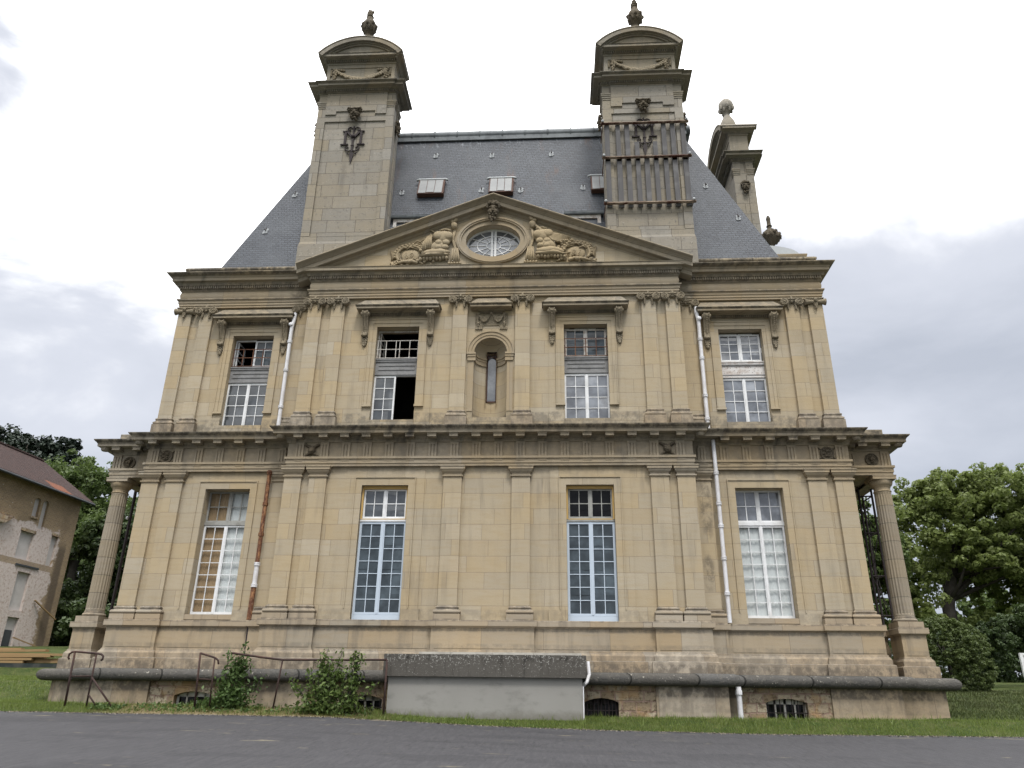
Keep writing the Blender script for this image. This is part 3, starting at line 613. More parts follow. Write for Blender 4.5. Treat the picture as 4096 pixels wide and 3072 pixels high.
# ---- carved heads
def mask_mesh(b, cx, y, cz, w, h, horns=False, seed=0, frm=None):
    rd = random.Random(seed); k = w/2; q = h/2
    B = lambda x, z, d, rx, rz, ry, n=9, m=6, bp=0: b.ball((cx+x*k, y-d*k, cz+z*q), (rx*k, ry*k, rz*q), n, m, bp)
    B(0, .05, .30, .62, .62, .50, 14, 9)                      # skull
    B(0, .10, .78, .12, .24, .20); B(0, -.06, .86, .16, .10, .17)   # nose
    for s in (-1, 1):
        B(s*.30, .30, .62, .26, .09, .20); B(s*.28, .14, .62, .13, .07, .12); B(s*.36, -.06, .58, .24, .17, .22)
        B(s*.24, -.22, .70, .26, .07, .16); B(s*.40, -.34, .62, .20, .12, .18)          # moustache
        B(s*.62, .12, .18, .16, .24, .2)
    B(0, -.33, .62, .20, .05, .14); B(0, -.43, .68, .20, .07, .16)
    for i in range(9): B(rd.uniform(-.42, .42), rd.uniform(-.92, -.5), rd.uniform(.35, .7), .17, .16, .18, 8, 5, .3)   # beard
    for i in range(13):
        a = pi*(i/12); B(.78*cos(a), .42+.46*sin(a), rd.uniform(.25, .5), .20, .17, .24, 8, 5, .3)  # hair
    for i in range(6): B(rd.uniform(-.45, .45), rd.uniform(.6, .75), .55, .16, .13, .2, 8, 5, .3)
    if horns:
        for s in (-1, 1): b.tube([(cx+s*.5*k, y-.5*k, cz+.72*q), (cx+s*.85*k, y-.6*k, cz+.80*q), (cx+s*1.0*k, y-.5*k, cz+.55*q), (cx+s*.85*k, y-.5*k, cz+.42*q)], [.16*k, .14*k, .11*k, .07*k], 7)
b = MB(); mask_mesh(b, 0, -.62, 16.80, .50, .86, False, 3); b.build('carved_head', 'stone_head', pedi, smooth=True)

# ---- trophies in the tympanum (cuirass, shield, helmet, drapery)
def trophy(s):
    b = MB(); y = -.44; rd = random.Random(5+s)
    X = lambda x: s*x
    lean = .18*s
    # cuirass
    b.ball((X(1.62), y-.05, 15.95), (.29, .20, .27), 16, 10, .1, lean); b.ball((X(1.78), y-.05, 15.60), (.30, .19, .24), 16, 10, .1, lean)
    for dx, dz, r in ((-.16, .12, .19), (.14, .14, .19), (-.12, -.14, .13), (.12, -.14, .13), (-.1, -.32, .12), (.12, -.32, .13)): b.ball((X(1.66+dx), y-.16, 15.86+dz), (r, .10, r*.85), 12, 8)
    b.ball((X(1.86), y-.10, 15.36), (.46, .18, .15), 16, 8, .25); b.ball((X(1.9), y-.12, 15.26), (.52, .16, .07), 18, 6, .4)
    for i in range(9): b.ball((X(1.5+i*.105), y-.10, 15.16+.02*sin(i*2)), (.06, .09, .075), 8, 6)
    # neck and arm holes, shoulder straps
    b.tube([(X(1.42+.07*i), y-.12, 16.2+.06*sin(i*pi/5)) for i in range(6)], .035, 6)
    # helmet on a post near the oval
    b.ball((X(1.30), y-.10, 16.40), (.11, .11, .14), 12, 8, .4); b.ball((X(1.26), y-.12, 16.62), (.07, .08, .12), 8, 6, .3, -s*.5); b.ball((X(1.36), y-.1, 16.56), (.09, .09, .09), 8, 6, .4)
    b.tube([(X(1.26), y-.04, 16.35), (X(1.34), y-.05, 15.9), (X(1.22), y-.05, 15.5), (X(1.16), y-.05, 15.1)], [.05, .045, .05, .06], 7)
    for i in range(4): b.tube([(X(1.16+.05*i), y-.07, 15.55), (X(1.12+.07*i), y-.08, 15.25), (X(1.10+.08*i), y-.06, 15.0)], [.02, .035, .045], 6)
    for i in range(5): b.ball((X(1.06+.09*i), y-.06, 14.97), (.05, .07, .05), 7, 5)
    # drapery
    if s > 0:
        for i in range(6): b.tube([(X(1.36+.03*i), y-.1, 16.40-.03*i), (X(1.70+.05*i), y-.16, 16.02-.055*i), (X(2.12), y-.14, 15.95-.05*i), (X(2.52-.04*i), y-.08, 15.98-.03*i)], [.04, .055, .05, .03], 6)
        for i in range(7): b.ball((X(2.05+.09*i), y-.08, 15.80+.05*sin(i*2.2)), (.07, .08, .06), 7, 5, .4)
    else:
        for i in range(5): b.tube([(X(2.03+.05*i), y-.08, 16.08-.02*i), (X(2.06+.06*i), y-.12, 15.8), (X(2.0+.07*i), y-.1, 15.52)], [.025, .045, .05], 6)
        b.tube([(X(1.95+.03*i), y-.06, 16.18+.02*i) for i in range(8)], .03, 6)
    # oval shield with scrolled rim
    cx, cz = 2.72, 15.36
    b.ball((X(cx), y-.0, cz), (.30, .06, .27), 18, 8)
    b.tube([(X(cx+.44*cos(a*pi/14)), y-.05, cz+.38*sin(a*pi/14)) for a in range(-3, 18)], .05, 7)
    for i in range(16):
        a = pi*(i/15)*1.15-.2; b.ball((X(cx+.50*cos(a)), y-.06, cz+.43*sin(a)), (.055, .07, .06), 7, 5, .3)
    for i in range(14): t = i*.5; b.ball((X(cx-.04+.012*t*cos(t)*2.2), y-.12, cz+.012*t*sin(t)*2.2), .022, 6, 4)
    for i in range(10): b.ball((X(2.28+rd.uniform(-.12, .12)), y-.05, 15.1+i*.075), (.07, .07, .06), 7, 5, .4)
    b.tube([(X(2.45), y-.06, 15.02), (X(2.65), y-.08, 15.10), (X(2.95), y-.08, 15.08), (X(3.25), y-.05, 14.98)], [.05, .07, .06, .03], 7)
    b.ball((X(2.75), y-.1, 15.06), (.09, .1, .08), 8, 6)
    for i in range(46):
        px = 1.35+2.0*rd.random(); top = 17.0-.4016*px-.62; pz = 14.95+(top-14.95)*rd.random()**.8
        b.ball((X(px), y-.03-.05*rd.random(), pz), (.03+.05*rd.random(), .05, .025+.04*rd.random()), 7, 5, .5, rd.uniform(-1, 1))
    for i in range(8):
        px = 1.5+.22*i; pz = 16.25-.40*(px-1.5)+rd.uniform(-.2, .0); b.tube([(X(px), y-.05, pz), (X(px+.13), y-.08, pz+.05), (X(px+.25), y-.05, pz-.06)], [.03, .035, .01], 5)
    # spears and plumes
    for a, l in ((150, .75), (138, .8), (128, .7), (160, .6)): b.tube([(X(2.25), y-.03, 15.55), (X(2.25-l*cos(radians(a))*.75), y-.04, 15.55+l*sin(radians(a))*.55)], .022, 5)
    for i in range(7): b.tube([(X(3.05), y-.04, 15.25+.03*i), (X(3.25+.02*i), y-.06, 15.28+.05*i), (X(3.34), y-.03, 15.15+.06*i)], [.03, .035, .015], 5)
    b.xform(lambda v: (v[0], -.425+(v[1]+.425)*.85, 14.83+(v[2]-14.83)*(1.0 if abs(v[0]) < 2.2 else .92)))
    return b.build('carved_trophy', 'stone_relief', pedi, smooth=True)
trophy(-1); trophy(1)

# ---- pilasters of the lower order
def ppath(x0, x1, yf, yb): return [(x0, yb), (x0, yf), (x1, yf), (x1, yb)]
def lower_pilaster(x0, x1, yf, yb, base=True):
    p = ppath(x0, x1, yf, yb)
    b = MB(); b.sweep(p, [(0, 4.17), (0, 7.81)])
    o = b.build('pilaster', 'stone', man)
    c = MB(); c.sweep(p, [(-.05, 7.795), (.02, 7.795), (.038, 7.808), (.038, 7.838), (.004, 7.842), (.004, 7.90), (.022, 7.905), (.022, 7.92), (.036, 7.925), (.058, 7.955), (.072, 7.99), (.074, 8.008), (.094, 8.012), (.094, 8.085), (.112, 8.09), (.112, 8.124), (-.05, 8.124)])
    c.build('capital', 'stone_plain', o)
    if base:
        c = MB(); c.sweep(p, [(-.05, 3.80), (.10, 3.80), (.10, 3.965)] + [(.062+.045*cos(a*pi/6-pi/2), 4.025+.055*sin(a*pi/6-pi/2)) for a in range(7)] + [(.05, 4.085), (.03, 4.10), (.03, 4.115), (.045, 4.13), (.045, 4.15), (.02, 4.17), (0, 4.185), (-.05, 4.185)])
        c.build('pilaster_base', 'stone_socle', o, smooth='auto')
for s in (-1, 1):
    def P(a, c, yf, yb): x0, x1 = sorted((a*s, c*s)); lower_pilaster(x0, x1, yf, yb)
    P(.724, 1.250, -.5, -.38); P(4.69, 5.20, -.5, -.38); P(5.44, 5.945, -.5, .10); P(5.90, 6.463, 0, .12); P(9.23, 9.745, 0, .12); P(9.985, 10.5, 0, .7)

# ---- pilasters of the upper (Ionic) order
def volute(b, cx, y, cz, r, s):
    b.add([(cx+r*cos(2*pi*k/18), y-.05, cz+r*sin(2*pi*k/18)) for k in range(18)] + [(cx+r*cos(2*pi*k/18), y+.06, cz+r*sin(2*pi*k/18)) for k in range(18)], [tuple(range(18))] + [(k, (k+1) % 18, 18+(k+1) % 18, 18+k) for k in range(18)])
    pts = []
    for i in range(34):
        t = i/33; a = -s*(t*2.3*2*pi) + pi/2; rr = r*(.93-.78*t); pts.append((cx+rr*cos(a), y-.055, cz+rr*sin(a)))
    b.tube([(p[0], p[1]-.012, p[2]) for p in pts], .019, 5); b.ball((cx, y-.07, cz), (.03, .035, .03), 8, 5)
def ionic_capital(b, x0, x1, y, side=0):
    cx = (x0+x1)/2; hw = (x1-x0)/2
    b.box(x0-.05, x1+.05, y-.075, y+.1, 13.765, 13.798); b.box(x0-.0, x1+.0, y-.05, y+.1, 13.62, 13.766)
    if side == 0:
        for s in (-1, 1):
            volute(b, cx+s*(hw+.02), y-.05, 13.65, .128, s)
            for i in range(5): b.ball((cx+s*(hw*.55), y-.045, 13.575-i*.042), (.05-.006*i, .04, .032), 7, 5, .3)
        b.tube([(cx+(i/10-1)*hw*.85, y-.07, 13.735-.055*sin(pi*(i/10)) if i <= 10 else 0) for i in range(11)], .026, 6)
        b.tube([(cx+(i/10)*hw*.85, y-.07, 13.735-.055*sin(pi*(i/10))) for i in range(11)], .026, 6)
        b.ball((cx, y-.09, 13.745), (.055, .05, .06), 9, 6, .3); b.ball((cx, y-.07, 13.815), (.04, .04, .045), 8, 5); b.ball((cx, y-.08, 13.66), (.04, .04, .045), 8, 6)
        for s in (-1, 1): b.ball((cx+s*.07, y-.08, 13.74), (.045, .04, .03), 8, 5); b.ball((cx+s*.14, y-.07, 13.70), (.04, .035, .03), 8, 5)
    else:                                   # corner: the volute seen from its bolster side
        prof = []
        for i in range(15):
            t = -1+2*i/14; prof.append((.06+.055*t*t, t))
        pts = [(cx+t*(hw+.10), y-.03, 13.655) for r, t in prof]; b.tube(pts, [r for r, t in prof], 12)
        b.ball((cx, y-.12, 13.70), (.06, .05, .07), 9, 6, .3)
        for i in range(4): b.ball((cx, y-.07, 13.57-i*.045), (.075-.012*i, .045, .035), 8, 5, .3)
def upper_pilaster(x0, x1, yf, yb, side=0):
    p = ppath(x0, x1, yf, yb)
    b = MB(); b.sweep(p, [(0, 9.88), (0, 13.70)]); o = b.build('pilaster', 'stone', man)
    c = MB(); ionic_capital(c, x0, x1, yf, side); c.build('ionic_capital', 'stone_carved', o, smooth='auto')
    c = MB(); c.sweep(p, [(-.05, 9.2), (.098, 9.2), (.098, 9.675)] + [(.05+.035*cos(a*pi/6-pi/2), 9.725+.045*sin(a*pi/6-pi/2)) for a in range(7)] + [(.045, 9.785), (.03, 9.80), (.03, 9.83), (.042, 9.845), (.042, 9.87), (.015, 9.895), (-.05, 9.895)])
    c.build('pilaster_base', 'stone_socle', o, smooth='auto')
for s in (-1, 1):
    def P(a, c, yf, yb, sd=0): x0, x1 = sorted((a*s, c*s)); upper_pilaster(x0, x1, yf, yb, sd)
    P(.760, 1.220, -.38, -.26); P(4.725, 5.17, -.38, -.26); P(5.48, 5.93, -.38, .22); P(5.90, 6.455, .12, .24); P(9.30, 9.73, .12, .24); P(10.03, 10.48, .12, .8, 1)

# ---- pedestal zone (dado), its cap and base, torus and socle
DADO = full([(-10.6, 7), (-10.6, -.105), (-9.145, -.105), (-9.145, 0.0), (-6.55, 0.0), (-6.55, -.085), (-6.045, -.085), (-6.045, -.605), (-4.575, -.605), (-4.575, -.50), (-1.378, -.50), (-1.378, -.605)])
PED_F = [(-.3, 2.80), (0, 2.80), (0, 3.64), (-.3, 3.64)]
PED_C = [(-.3, 3.605), (.012, 3.605), (.02, 3.63), (.035, 3.64), (.072, 3.645), (.075, 3.66), (.075, 3.785), (.068, 3.80), (-.3, 3.82)]
PED_B = [(-.3, 2.46), (.145, 2.46), (.145, 2.785), (.125, 2.80), (.085, 2.81), (.08, 2.93), (.07, 2.95), (.055, 2.975), (.03, 3.0), (.022, 3.045), (.0, 3.05), (-.3, 3.05)]
def pedestal():
    b = MB(); b.sweep(DADO, PED_F); b.build('pedestal', 'stone_dado', man)
    b = MB(); b.sweep(DADO, PED_C); b.build('pedestal_cap', 'stone_socle', man)
    b = MB(); b.sweep(DADO, PED_B); b.build('pedestal_base', 'stone_socle', man)
    def pan(x0, x1, y):                              # raised field of each panel
        MB().box(x0, x1, y-.008, y+.02, 3.085, 3.525).build('pedestal_panel', 'stone_dado', man)
    for s in (-1, 1):
        for a, c, y in ((9.22, 10.53, -.105), (6.66, 9.07, 0.0), (4.655, 5.975, -.605), (1.46, 4.50, -.50), (11.39, 11.89, .56)):
            x0, x1 = sorted((a*s, c*s)); pan(x0, x1, y)
    pan(-1.28, 1.28, -.605)
    # torus
    T = full([(-12.2, 7), (-12.2, .38), (-10.8, .38), (-10.8, -.33), (-6.28, -.33), (-6.28, -.83)])
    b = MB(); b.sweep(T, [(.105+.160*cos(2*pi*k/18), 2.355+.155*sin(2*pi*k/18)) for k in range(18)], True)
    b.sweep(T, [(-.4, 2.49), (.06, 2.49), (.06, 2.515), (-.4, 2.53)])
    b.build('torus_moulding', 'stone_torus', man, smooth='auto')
    # socle: dressed blocks under the pilasters, rubble with cellar windows between
    for s in (-1, 1):
        def bx(a, c, y0, y1): x0, x1 = sorted((a*s, c*s)); MB().box(x0, x1, y0, y1, .9, 2.30).build('socle', 'stone_socle', man)
        bx(8.95, 10.72, -.36, .5); bx(10.722, 12.12, .36, 7); bx(4.46, 6.27, -.86, .5); bx(6.28, 6.62, -.36, .5)
    MB().box(-2.0, 2.3, -.86, .5, .9, 2.30).build('socle', 'stone_socle', man)
    def rub(x0, x1, y, w0, w1, zt):
        # wall with a segmental-headed cellar opening, the head built as a fan
        r = MB()
        r.wall(x0, x1, .9, 2.30, y, y+.5, [(w0, w1, .8, zt+.06)])
        n = 10; cx = (w0+w1)/2; hw = (w1-w0)/2
        pts = [(cx-hw+2*hw*i/n, zt-.10+.10*(1-(2*i/n-1)**2)) for i in range(n+1)]
        for i in range(n):
            r.quad((pts[i][0], y, pts[i][1]), (pts[i+1][0], y, pts[i+1][1]), (pts[i+1][0], y, zt+.06), (pts[i][0], y, zt+.06))
            r.quad((pts[i][0], y, pts[i][1]), (pts[i+1][0], y, pts[i+1][1]), (pts[i+1][0], y+.4, pts[i+1][1]), (pts[i][0], y+.4, pts[i][1]))
        r.build('rubble_base', 'rubble', man)
    rub(6.621, 8.949, -.27, 7.30, 8.35, 1.955); rub(-8.949, -6.621, -.27, -8.25, -7.20, 1.955)
    rub(2.301, 4.459, -.78, 2.66, 3.52, 1.91); rub(-4.459, -2.001, -.78, -3.5, -2.52, 1.91)
pedestal()
def cellar_window(x0, x1, y, zt, bars, frame, name='cellar_window'):
    b = MB(); n = 5
    for i in range(n): x = x0+.03+(x1-x0-.06)*i/(n-1); w = .032 if i % 2 == 0 else .02; b.box(x-w, x+w, y, y+.05, 1.25, zt)
    b.box(x0, x1, y, y+.05, zt-.13, zt); b.box(x0, x1, y, y+.05, 1.28, 1.36)
    o = b.build(name, frame, man)
    g = MB(); g.quad((x0, y+.03, 1.2), (x1, y+.03, 1.2), (x1, y+.03, zt), (x0, y+.03, zt)); g.build('pane', 'glass_black', o)
    if bars:
        h = MB()
        for i in range(bars): x = x0+.07+(x1-x0-.14)*i/(bars-1); h.tube([(x, y-.10, 1.2), (x, y-.10, zt)], .011, 6)
        for z in (1.45, 1.62): h.tube([(x0, y-.10, z), (x1, y-.10, z)], .012, 6)
        h.build('grille', 'dark_iron', o)
cellar_window(7.30, 8.35, -.08, 1.955, 7, 'worn_white'); cellar_window(-8.25, -7.20, -.08, 1.955, 0, 'worn_white')
cellar_window(2.66, 3.52, -.58, 1.91, 9, 'dark_iron'); cellar_window(-3.5, -2.52, -.58, 1.91, 5, 'worn_white')

# ---- windows
def casement(b, x0, x1, z0, z1, y, rows, cols=2, leaves=(0, 1), fr=.05, mun=.021, mull=.045, bot=.075):
    """timber of a two-leaf window, in the plane y (front)"""
    xm = (x0+x1)/2; d = .055
    for lf in leaves:
        a, c = (x0, xm) if lf == 0 else (xm, x1)
        fl = fr if lf == 0 else mull; frr = mull if lf == 0 else fr
        b.box(a, a+fl, y, y+d, z0, z1); b.box(c-frr, c, y, y+d, z0, z1)
        b.box(a+fl, c-frr, y+.002, y+d, z0, z0+bot); b.box(a+fl, c-frr, y+.002, y+d, z1-fr, z1)
        gx0, gx1, gz0, gz1 = a+fl, c-frr, z0+bot, z1-fr
        for i in range(1, cols): x = gx0+(gx1-gx0)*i/cols; b.box(x-mun/2, x+mun/2, y+.012, y+d-.01, gz0, gz1)
        for i in range(1, rows): z = gz0+(gz1-gz0)*i/rows; b.box(gx0, gx1, y+.014, y+d-.012, z-mun/2, z+mun/2)
    if len(leaves) == 2: b.box(xm-.022, xm+.022, y-.014, y+.01, z0+.02, z1-.02)
def panes(x0, x1, z0, z1, y, mat, parent, name='pane', nx=4, nz=4):
    g = MB(); rd = random.Random(int(x0*100)+int(z0*37))
    for i in range(nx):
        for k in range(nz):
            a, c = x0+(x1-x0)*i/nx, x0+(x1-x0)*(i+1)/nx; p, q = z0+(z1-z0)*k/nz, z0+(z1-z0)*(k+1)/nz; t, u = rd.uniform(-.006, .006), rd.uniform(-.008, .008)
            g.quad((a, y+.03+t-u, p), (c, y+.03-t-u, p), (c, y+.03-t+u, q), (a, y+.03+t+u, q))
    return g.build(name, mat, parent)
def curtain(x0, x1, z0, z1, y, mat, parent, seed=0):
    b = MB(); n = 36; rd = random.Random(seed); ph = [rd.uniform(0, 6) for _ in range(3)]
    xs = [x0+(x1-x0)*i/n for i in range(n+1)]; ys = [y+.007*sin(i*1.9+ph[0])+.004*sin(i*.8+ph[1]) for i in range(n+1)]
    b.add([(x, yy, z0) for x, yy in zip(xs, ys)] + [(x, yy, z1) for x, yy in zip(xs, ys)], [(i, i+1, n+2+i, n+1+i) for i in range(n)])
    return b.build('curtain', mat, parent, smooth=True)
def surround_lower(cx, yw, o):
    b = MB(); w, t, bt = .68, 7.57, 4.11
    def band(h0, h1, y0, top0, top1, yb): 
        b.box(cx-h1, cx-h0, y0, yb, bt, top1); b.box(cx+h0, cx+h1, y0, yb, bt, top1); b.box(cx-h0, cx+h0, y0, yb, top0, top1)
    t = 7.60 if abs(cx) > 5 else 7.57
    band(w, .865, yw-.035, t, t+.215, yw+.04); band(.865, .895, yw-.06, t+.215, t+.245, yw+.04); band(.897, 1.15, yw-.018, t+.246, 8.02, yw+.03)
    b.box(cx-1.2, cx-w, yw-.045, yw+.04, 3.80, 4.11); b.box(cx+w, cx+1.2, yw-.045, yw+.04, 3.80, 4.11)
    b.build('window_surround', 'stone', o)
def sill(cx, yw, z, o, d=.0):
    b = MB(); b.box(cx-.72, cx+.72, yw-.03, yw+.45, z-.14, z); b.build('sill', 'stone_socle', o)
def lower_window(key):
    cx = WIN[key]; wing = key[0] == 'w'; y = .36 if wing else -.28; yw = .10 if wing else -.40
    x0, x1 = cx-HW, cx+HW; top = 7.60 if wing else 7.57; zc0 = 3.98 if wing else 3.80
    fm = {'wl': 'white_paint', 'cl': 'blue_paint', 'cr': 'blue_paint', 'wr': 'white_paint'}[key]
    b = MB(); zt = 6.53 if not wing else 6.56
    if not wing: b.box(x0, x1, y-.01, y+.06, zc0, zc0+.16); casement(b, x0, x1, zc0+.165, zt, y, 7, bot=.06, fr=.065, mull=.06)
    else: casement(b, x0+.01, x1-.01, zc0+.02, zt, y, 7, fr=.05, mull=.05)
    o = b.build('window', fm, man)
    gm = 'glass_dull' if not wing else 'glass_clear'
    panes(x0, x1, zc0+.05, zt, y, gm, o)
    # transom and the light above it
    tm = {'wl': 'old_frame', 'cl': 'white_paint', 'cr': 'old_frame', 'wr': 'white_paint'}[key]
    b = MB(); b.box(x0, x1, y-.02, y+.08, zt+.005, zt+.10)
    casement(b, x0+(.0 if wing else .05), x1-(.0 if wing else .04), zt+.105, top-(.0 if wing else .08), y+.03, 2, fr=.05, mull=.06, bot=.05, mun=.024)
    f = b.build('transom_light', tm, o)
    panes(x0, x1, zt+.1, top, y+.03, {'wl': 'glass_clear', 'cl': 'glass', 'cr': 'glass_black', 'wr': 'glass_sky'}[key], o, 'transom_pane')
    if not wing:
        b = MB(); b.box(x0, x0+.045, y-.03, y+.03, zt+.07, top); b.box(x1-.045, x1, y-.03, y+.03, zt+.07, top); b.box(x0+.045, x1-.045, y-.03, y+.03, top-.085, top); b.box(x0+.045, x1-.045, y-.022, y+.0, zt+.06, zt+.085)
        b.build('timber_lining', 'yellow_wood', o)
    if key == 'wl':
        curtain(x0, cx, zc0, zt, y+.10, 'curtain_brown', o, 1); curtain(cx, x1, zc0, zt, y+.10, 'curtain_white', o, 2)
        curtain(x0, cx, zt, top, y+.12, 'curtain_brown', o, 3); curtain(cx, x1, zt, top, y+.12, 'curtain_white', o, 4)
    if key == 'wr': curtain(x0, x1, zc0, zt, y+.09, 'curtain_white', o, 5)
    surround_lower(cx, yw, o)
    if wing: sill(cx, yw, 3.975, o)
for k in WIN: lower_window(k)

def console(cx, yw):
    """scrolled bracket under a window hood"""
    prof = [(0, 13.24), (-.30, 13.24), (-.325, 13.20), (-.31, 13.12), (-.25, 13.06), (-.19, 12.95), (-.15, 12.80), (-.12, 12.65), (-.115, 12.55), (-.15, 12.50), (-.15, 12.44), (-.11, 12.41), (0, 12.40)]
    b = MB(); b.prism([(yw+p[0], p[1]) for p in prof], cx-.10, cx+.10, 'x')
    for k in (-.075, .075): b.tube([(cx+k, yw+p[0]-.008, p[1]) for p in prof[1:-2]], .018, 5)
    for k in (-1, 1):
        b.lathe(0, 0, [(.075, -.02), (.075, .02)], 12); n = 24; vs = b.v[-n:]; 
        b.v[-n:] = [(cx+k*.112+v[2], yw-.235+v[0], 13.145+v[1]) for v in vs]
        b.ball((cx+k*.13, yw-.235, 13.145), .028, 8, 5)
    for i in range(9): b.ball((cx, yw+(-.30+.022*i if i < 8 else -.13), 13.06-i*.058), (.016, .022, .024), 6, 4)
    b.ball((cx, yw-.30, 13.16), (.06, .03, .05), 8, 5)
    for i, (w, z) in enumerate(((.10, 12.36), (.085, 12.29), (.06, 12.22), (.03, 12.15))):
        for k in (-1, 0, 1): b.ball((cx+k*w*.62, yw-.05, z+(0 if k else -.02)), (.042, .045, .048), 7, 5, .3)
    return b
def hood(cx, yw, hw, zc=13.285, slope=13.76, hs=1.14, proj=.40):
    b = MB(); p = [(cx-hw+proj, yw+.05), (cx-hw+proj, yw), (cx+hw-proj, yw), (cx+hw-proj, yw+.05)]
    k = proj
    b.sweep(p, [(-.02, zc-.125), (.03, zc-.12), (.03, zc-.035), (.09, zc-.03), (.11, zc), (k-.05, zc), (k-.04, zc+.01), (k-.04, zc+.075), (k-.015, zc+.09), (k, zc+.115), (k, zc+.125), (-.02, zc+.16)])
    xl, xr = cx-hw+proj-.03, cx+hw-proj+.03
    b.frustum([(xl-.28, zc+.125), (xr+.28, zc+.125), (xr+.22, zc+.13), (xl-.22, zc+.13)], yw+.05, yw-k+.06, None) if False else None
    # sloped weathering above the cornice
    a0, a1 = cx-hw+.03, cx+hw-.03; c0, c1 = cx-hs, cx+hs
    b.add([(a0, yw-k+.03, zc+.125), (a1, yw-k+.03, zc+.125), (c1, yw-.03, slope), (c0, yw-.03, slope), (a0, yw+.05, zc+.125), (a1, yw+.05, zc+.125), (c1, yw+.05, slope), (c0, yw+.05, slope)],
          [(0, 1, 2, 3), (0, 3, 7, 4), (1, 5, 6, 2), (3, 2, 6, 7)])
    dentil_row(b, cx-hw+proj-.02, cx+hw-proj+.02, yw-.035, zc-.10, zc-.04, .036, .062, .045)
    return b
def upper_window(key):
    cx = WIN[key]; wing = key[0] == 'w'; yw = .22 if wing else -.28; y = .40 if wing else -.10
    x0, x1 = cx-HW, cx+HW; z0 = 9.66 if wing else 9.63; top = 12.78
    b = MB(); zt = 11.16
    lv = (0,) if key == 'cl' else (0, 1)
    casement(b, x0, x1, z0, zt, y, 4, leaves=lv, fr=.05, mull=.05, bot=.06)
    b.box(x0, x1, y+.01, y+.09, zt, zt+.03)
    o = b.build('window', 'white_paint', man)
    g = 'glass' if key[1] == 'l' else 'glass_sky'
    panes(x0, cx if key == 'cl' else x1, z0, zt, y, g, o)
    # timber panel hiding the floor between the two lights
    b = MB(); b.box(x0, x1, y-.01, y+.08, zt+.03, 11.73)
    b.box(x0, x1, y-.04, y+.02, 11.64, 11.70); b.box(x0, x1, y-.06, y+.02, 11.70, 11.735); b.box(x0, x1, y-.035, y+.02, zt+.03, zt+.09)
    if key != 'wr':
        b.box(x0+.1, x1-.1, y-.03, y, zt+.20, zt+.225); b.box(x0+.1, x1-.1, y-.03, y, zt+.34, zt+.365)
    b.build('spandrel_panel', 'white_panel' if key == 'wr' else 'grey_wood', o)
    if key == 'wr':
        d = MB(); rd = random.Random(4)
        for i in range(26): d.ball((cx-.6+1.2*((i % 13)+rd.uniform(.2, .8))/13, y-.012, zt+.18+.16*(i//13)+rd.uniform(0, .12)), .011, 5, 4)
        d.build('nail_heads', 'rust', o)
        b = MB(); b.box(x0, x1, y-.042, y+.0, zt+.092, zt+.13); b.box(x0, x1, y-.045, y+.0, 11.60, 11.638); b.build('panel_rail', 'grey_wood', o)
    # upper light
    fm = {'wl': 'white_paint', 'cl': 'worn_white', 'cr': 'worn_white', 'wr': 'white_paint'}[key]
    lv = {'wl': (1,), 'cl': (), 'cr': (0, 1), 'wr': (0, 1)}[key]
    b = MB(); zb = 11.74; zu = top-.04 if wing else top-.02
    b.box(x0, x0+.035, y+.06, y+.11, zb, zu); b.box(x1-.035, x1, y+.06, y+.11, zb, zu); b.box(x0, x1, y+.062, y+.108, zu-.04, zu); b.box(x0, x1, y+.06, y+.12, zb, zb+.03)
    if lv: casement(b, x0+.035, x1-.035, zb+.03, zu-.04, y+.03, 3, leaves=lv, fr=.05, mull=.06, bot=.05, mun=.024)
    if key in ('wl', 'cl'):                          # leaf swung inwards against the reveal
        xx = x0+.05
        b.box(xx, xx+.045, y+.12, y+.17, zb+.03, zu-.05); b.box(xx+.005, xx+.04, y+.62, y+.67, zb+.03, zu-.05)
        for i in range(4): z = zb+.04+(zu-zb-.12)*i/3; b.box(xx+.005, xx+.04, y+.17, y+.62, z, z+.03)
    f = b.build('upper_light', fm, o)
    if lv: panes(cx if lv == (1,) else x0, x1, zb, zu, y+.03, 'glass_dull' if key != 'wr' else 'glass_sky', o, 'upper_pane')
    if key != 'wr':
        h = MB(); yb = y-.05; zz0, zz1 = zb+.02, zb+.62
        xs = [x0+.03+(x1-x0-.06)*i/4 for i in range(5)] if key != 'cl' else [x0+.03, x0+.30, cx-.06, cx+.06, x1-.30, x1-.03]
        for x in xs: h.tube([(x, yb, zz0), (x, yb, zz1)], .014, 6)
        for z in (zz0, (zz0+zz1)/2, zz1): h.tube([(x0-.02, yb, z), (x1+.02, yb, z)], .014, 6)
        h.build('window_grille', 'worn_white' if key == 'cl' else 'rust', o)
    # moulded stone surround, hood and consoles
    b = MB(); t = 12.78
    def band(h0, h1, yf, t0, t1, bt):
        b.box(cx-h1, cx-h0, yf, yw+.02, bt, t1); b.box(cx+h0, cx+h1, yf, yw+.02, bt, t1); b.box(cx-h0, cx+h0, yf, yw+.02, t0, t1)
    band(.676, .80, yw-.035, t+.0, t+.12, 10.12); band(.80, .905, yw-.055, t+.12, t+.235, 10.12); band(.905, .935, yw-.075, t+.235, t+.265, 10.12)
    for s in (-1, 1):
        xa, xb = sorted((cx+s*.66, cx+s*.945)); b.box(xa, xb, yw-.07, yw+.02, 10.06, 10.122)
        xa, xb = sorted((cx+s*.937, cx+s*1.15)); b.box(xa, xb, yw-.016, yw+.02, 9.9, 13.2)
        xa, xb = sorted((cx+s*.676, cx+s*1.16)); b.box(xa, xb, yw-.03, yw+.02, 9.25, 9.90)
    b.box(cx-.676, cx+.676, yw-.06, yw+.15, 9.25, z0)
    b.build('window_surround', 'stone', o)
    hood(cx, yw, 1.36).build('window_hood', 'stone_cornice', o)
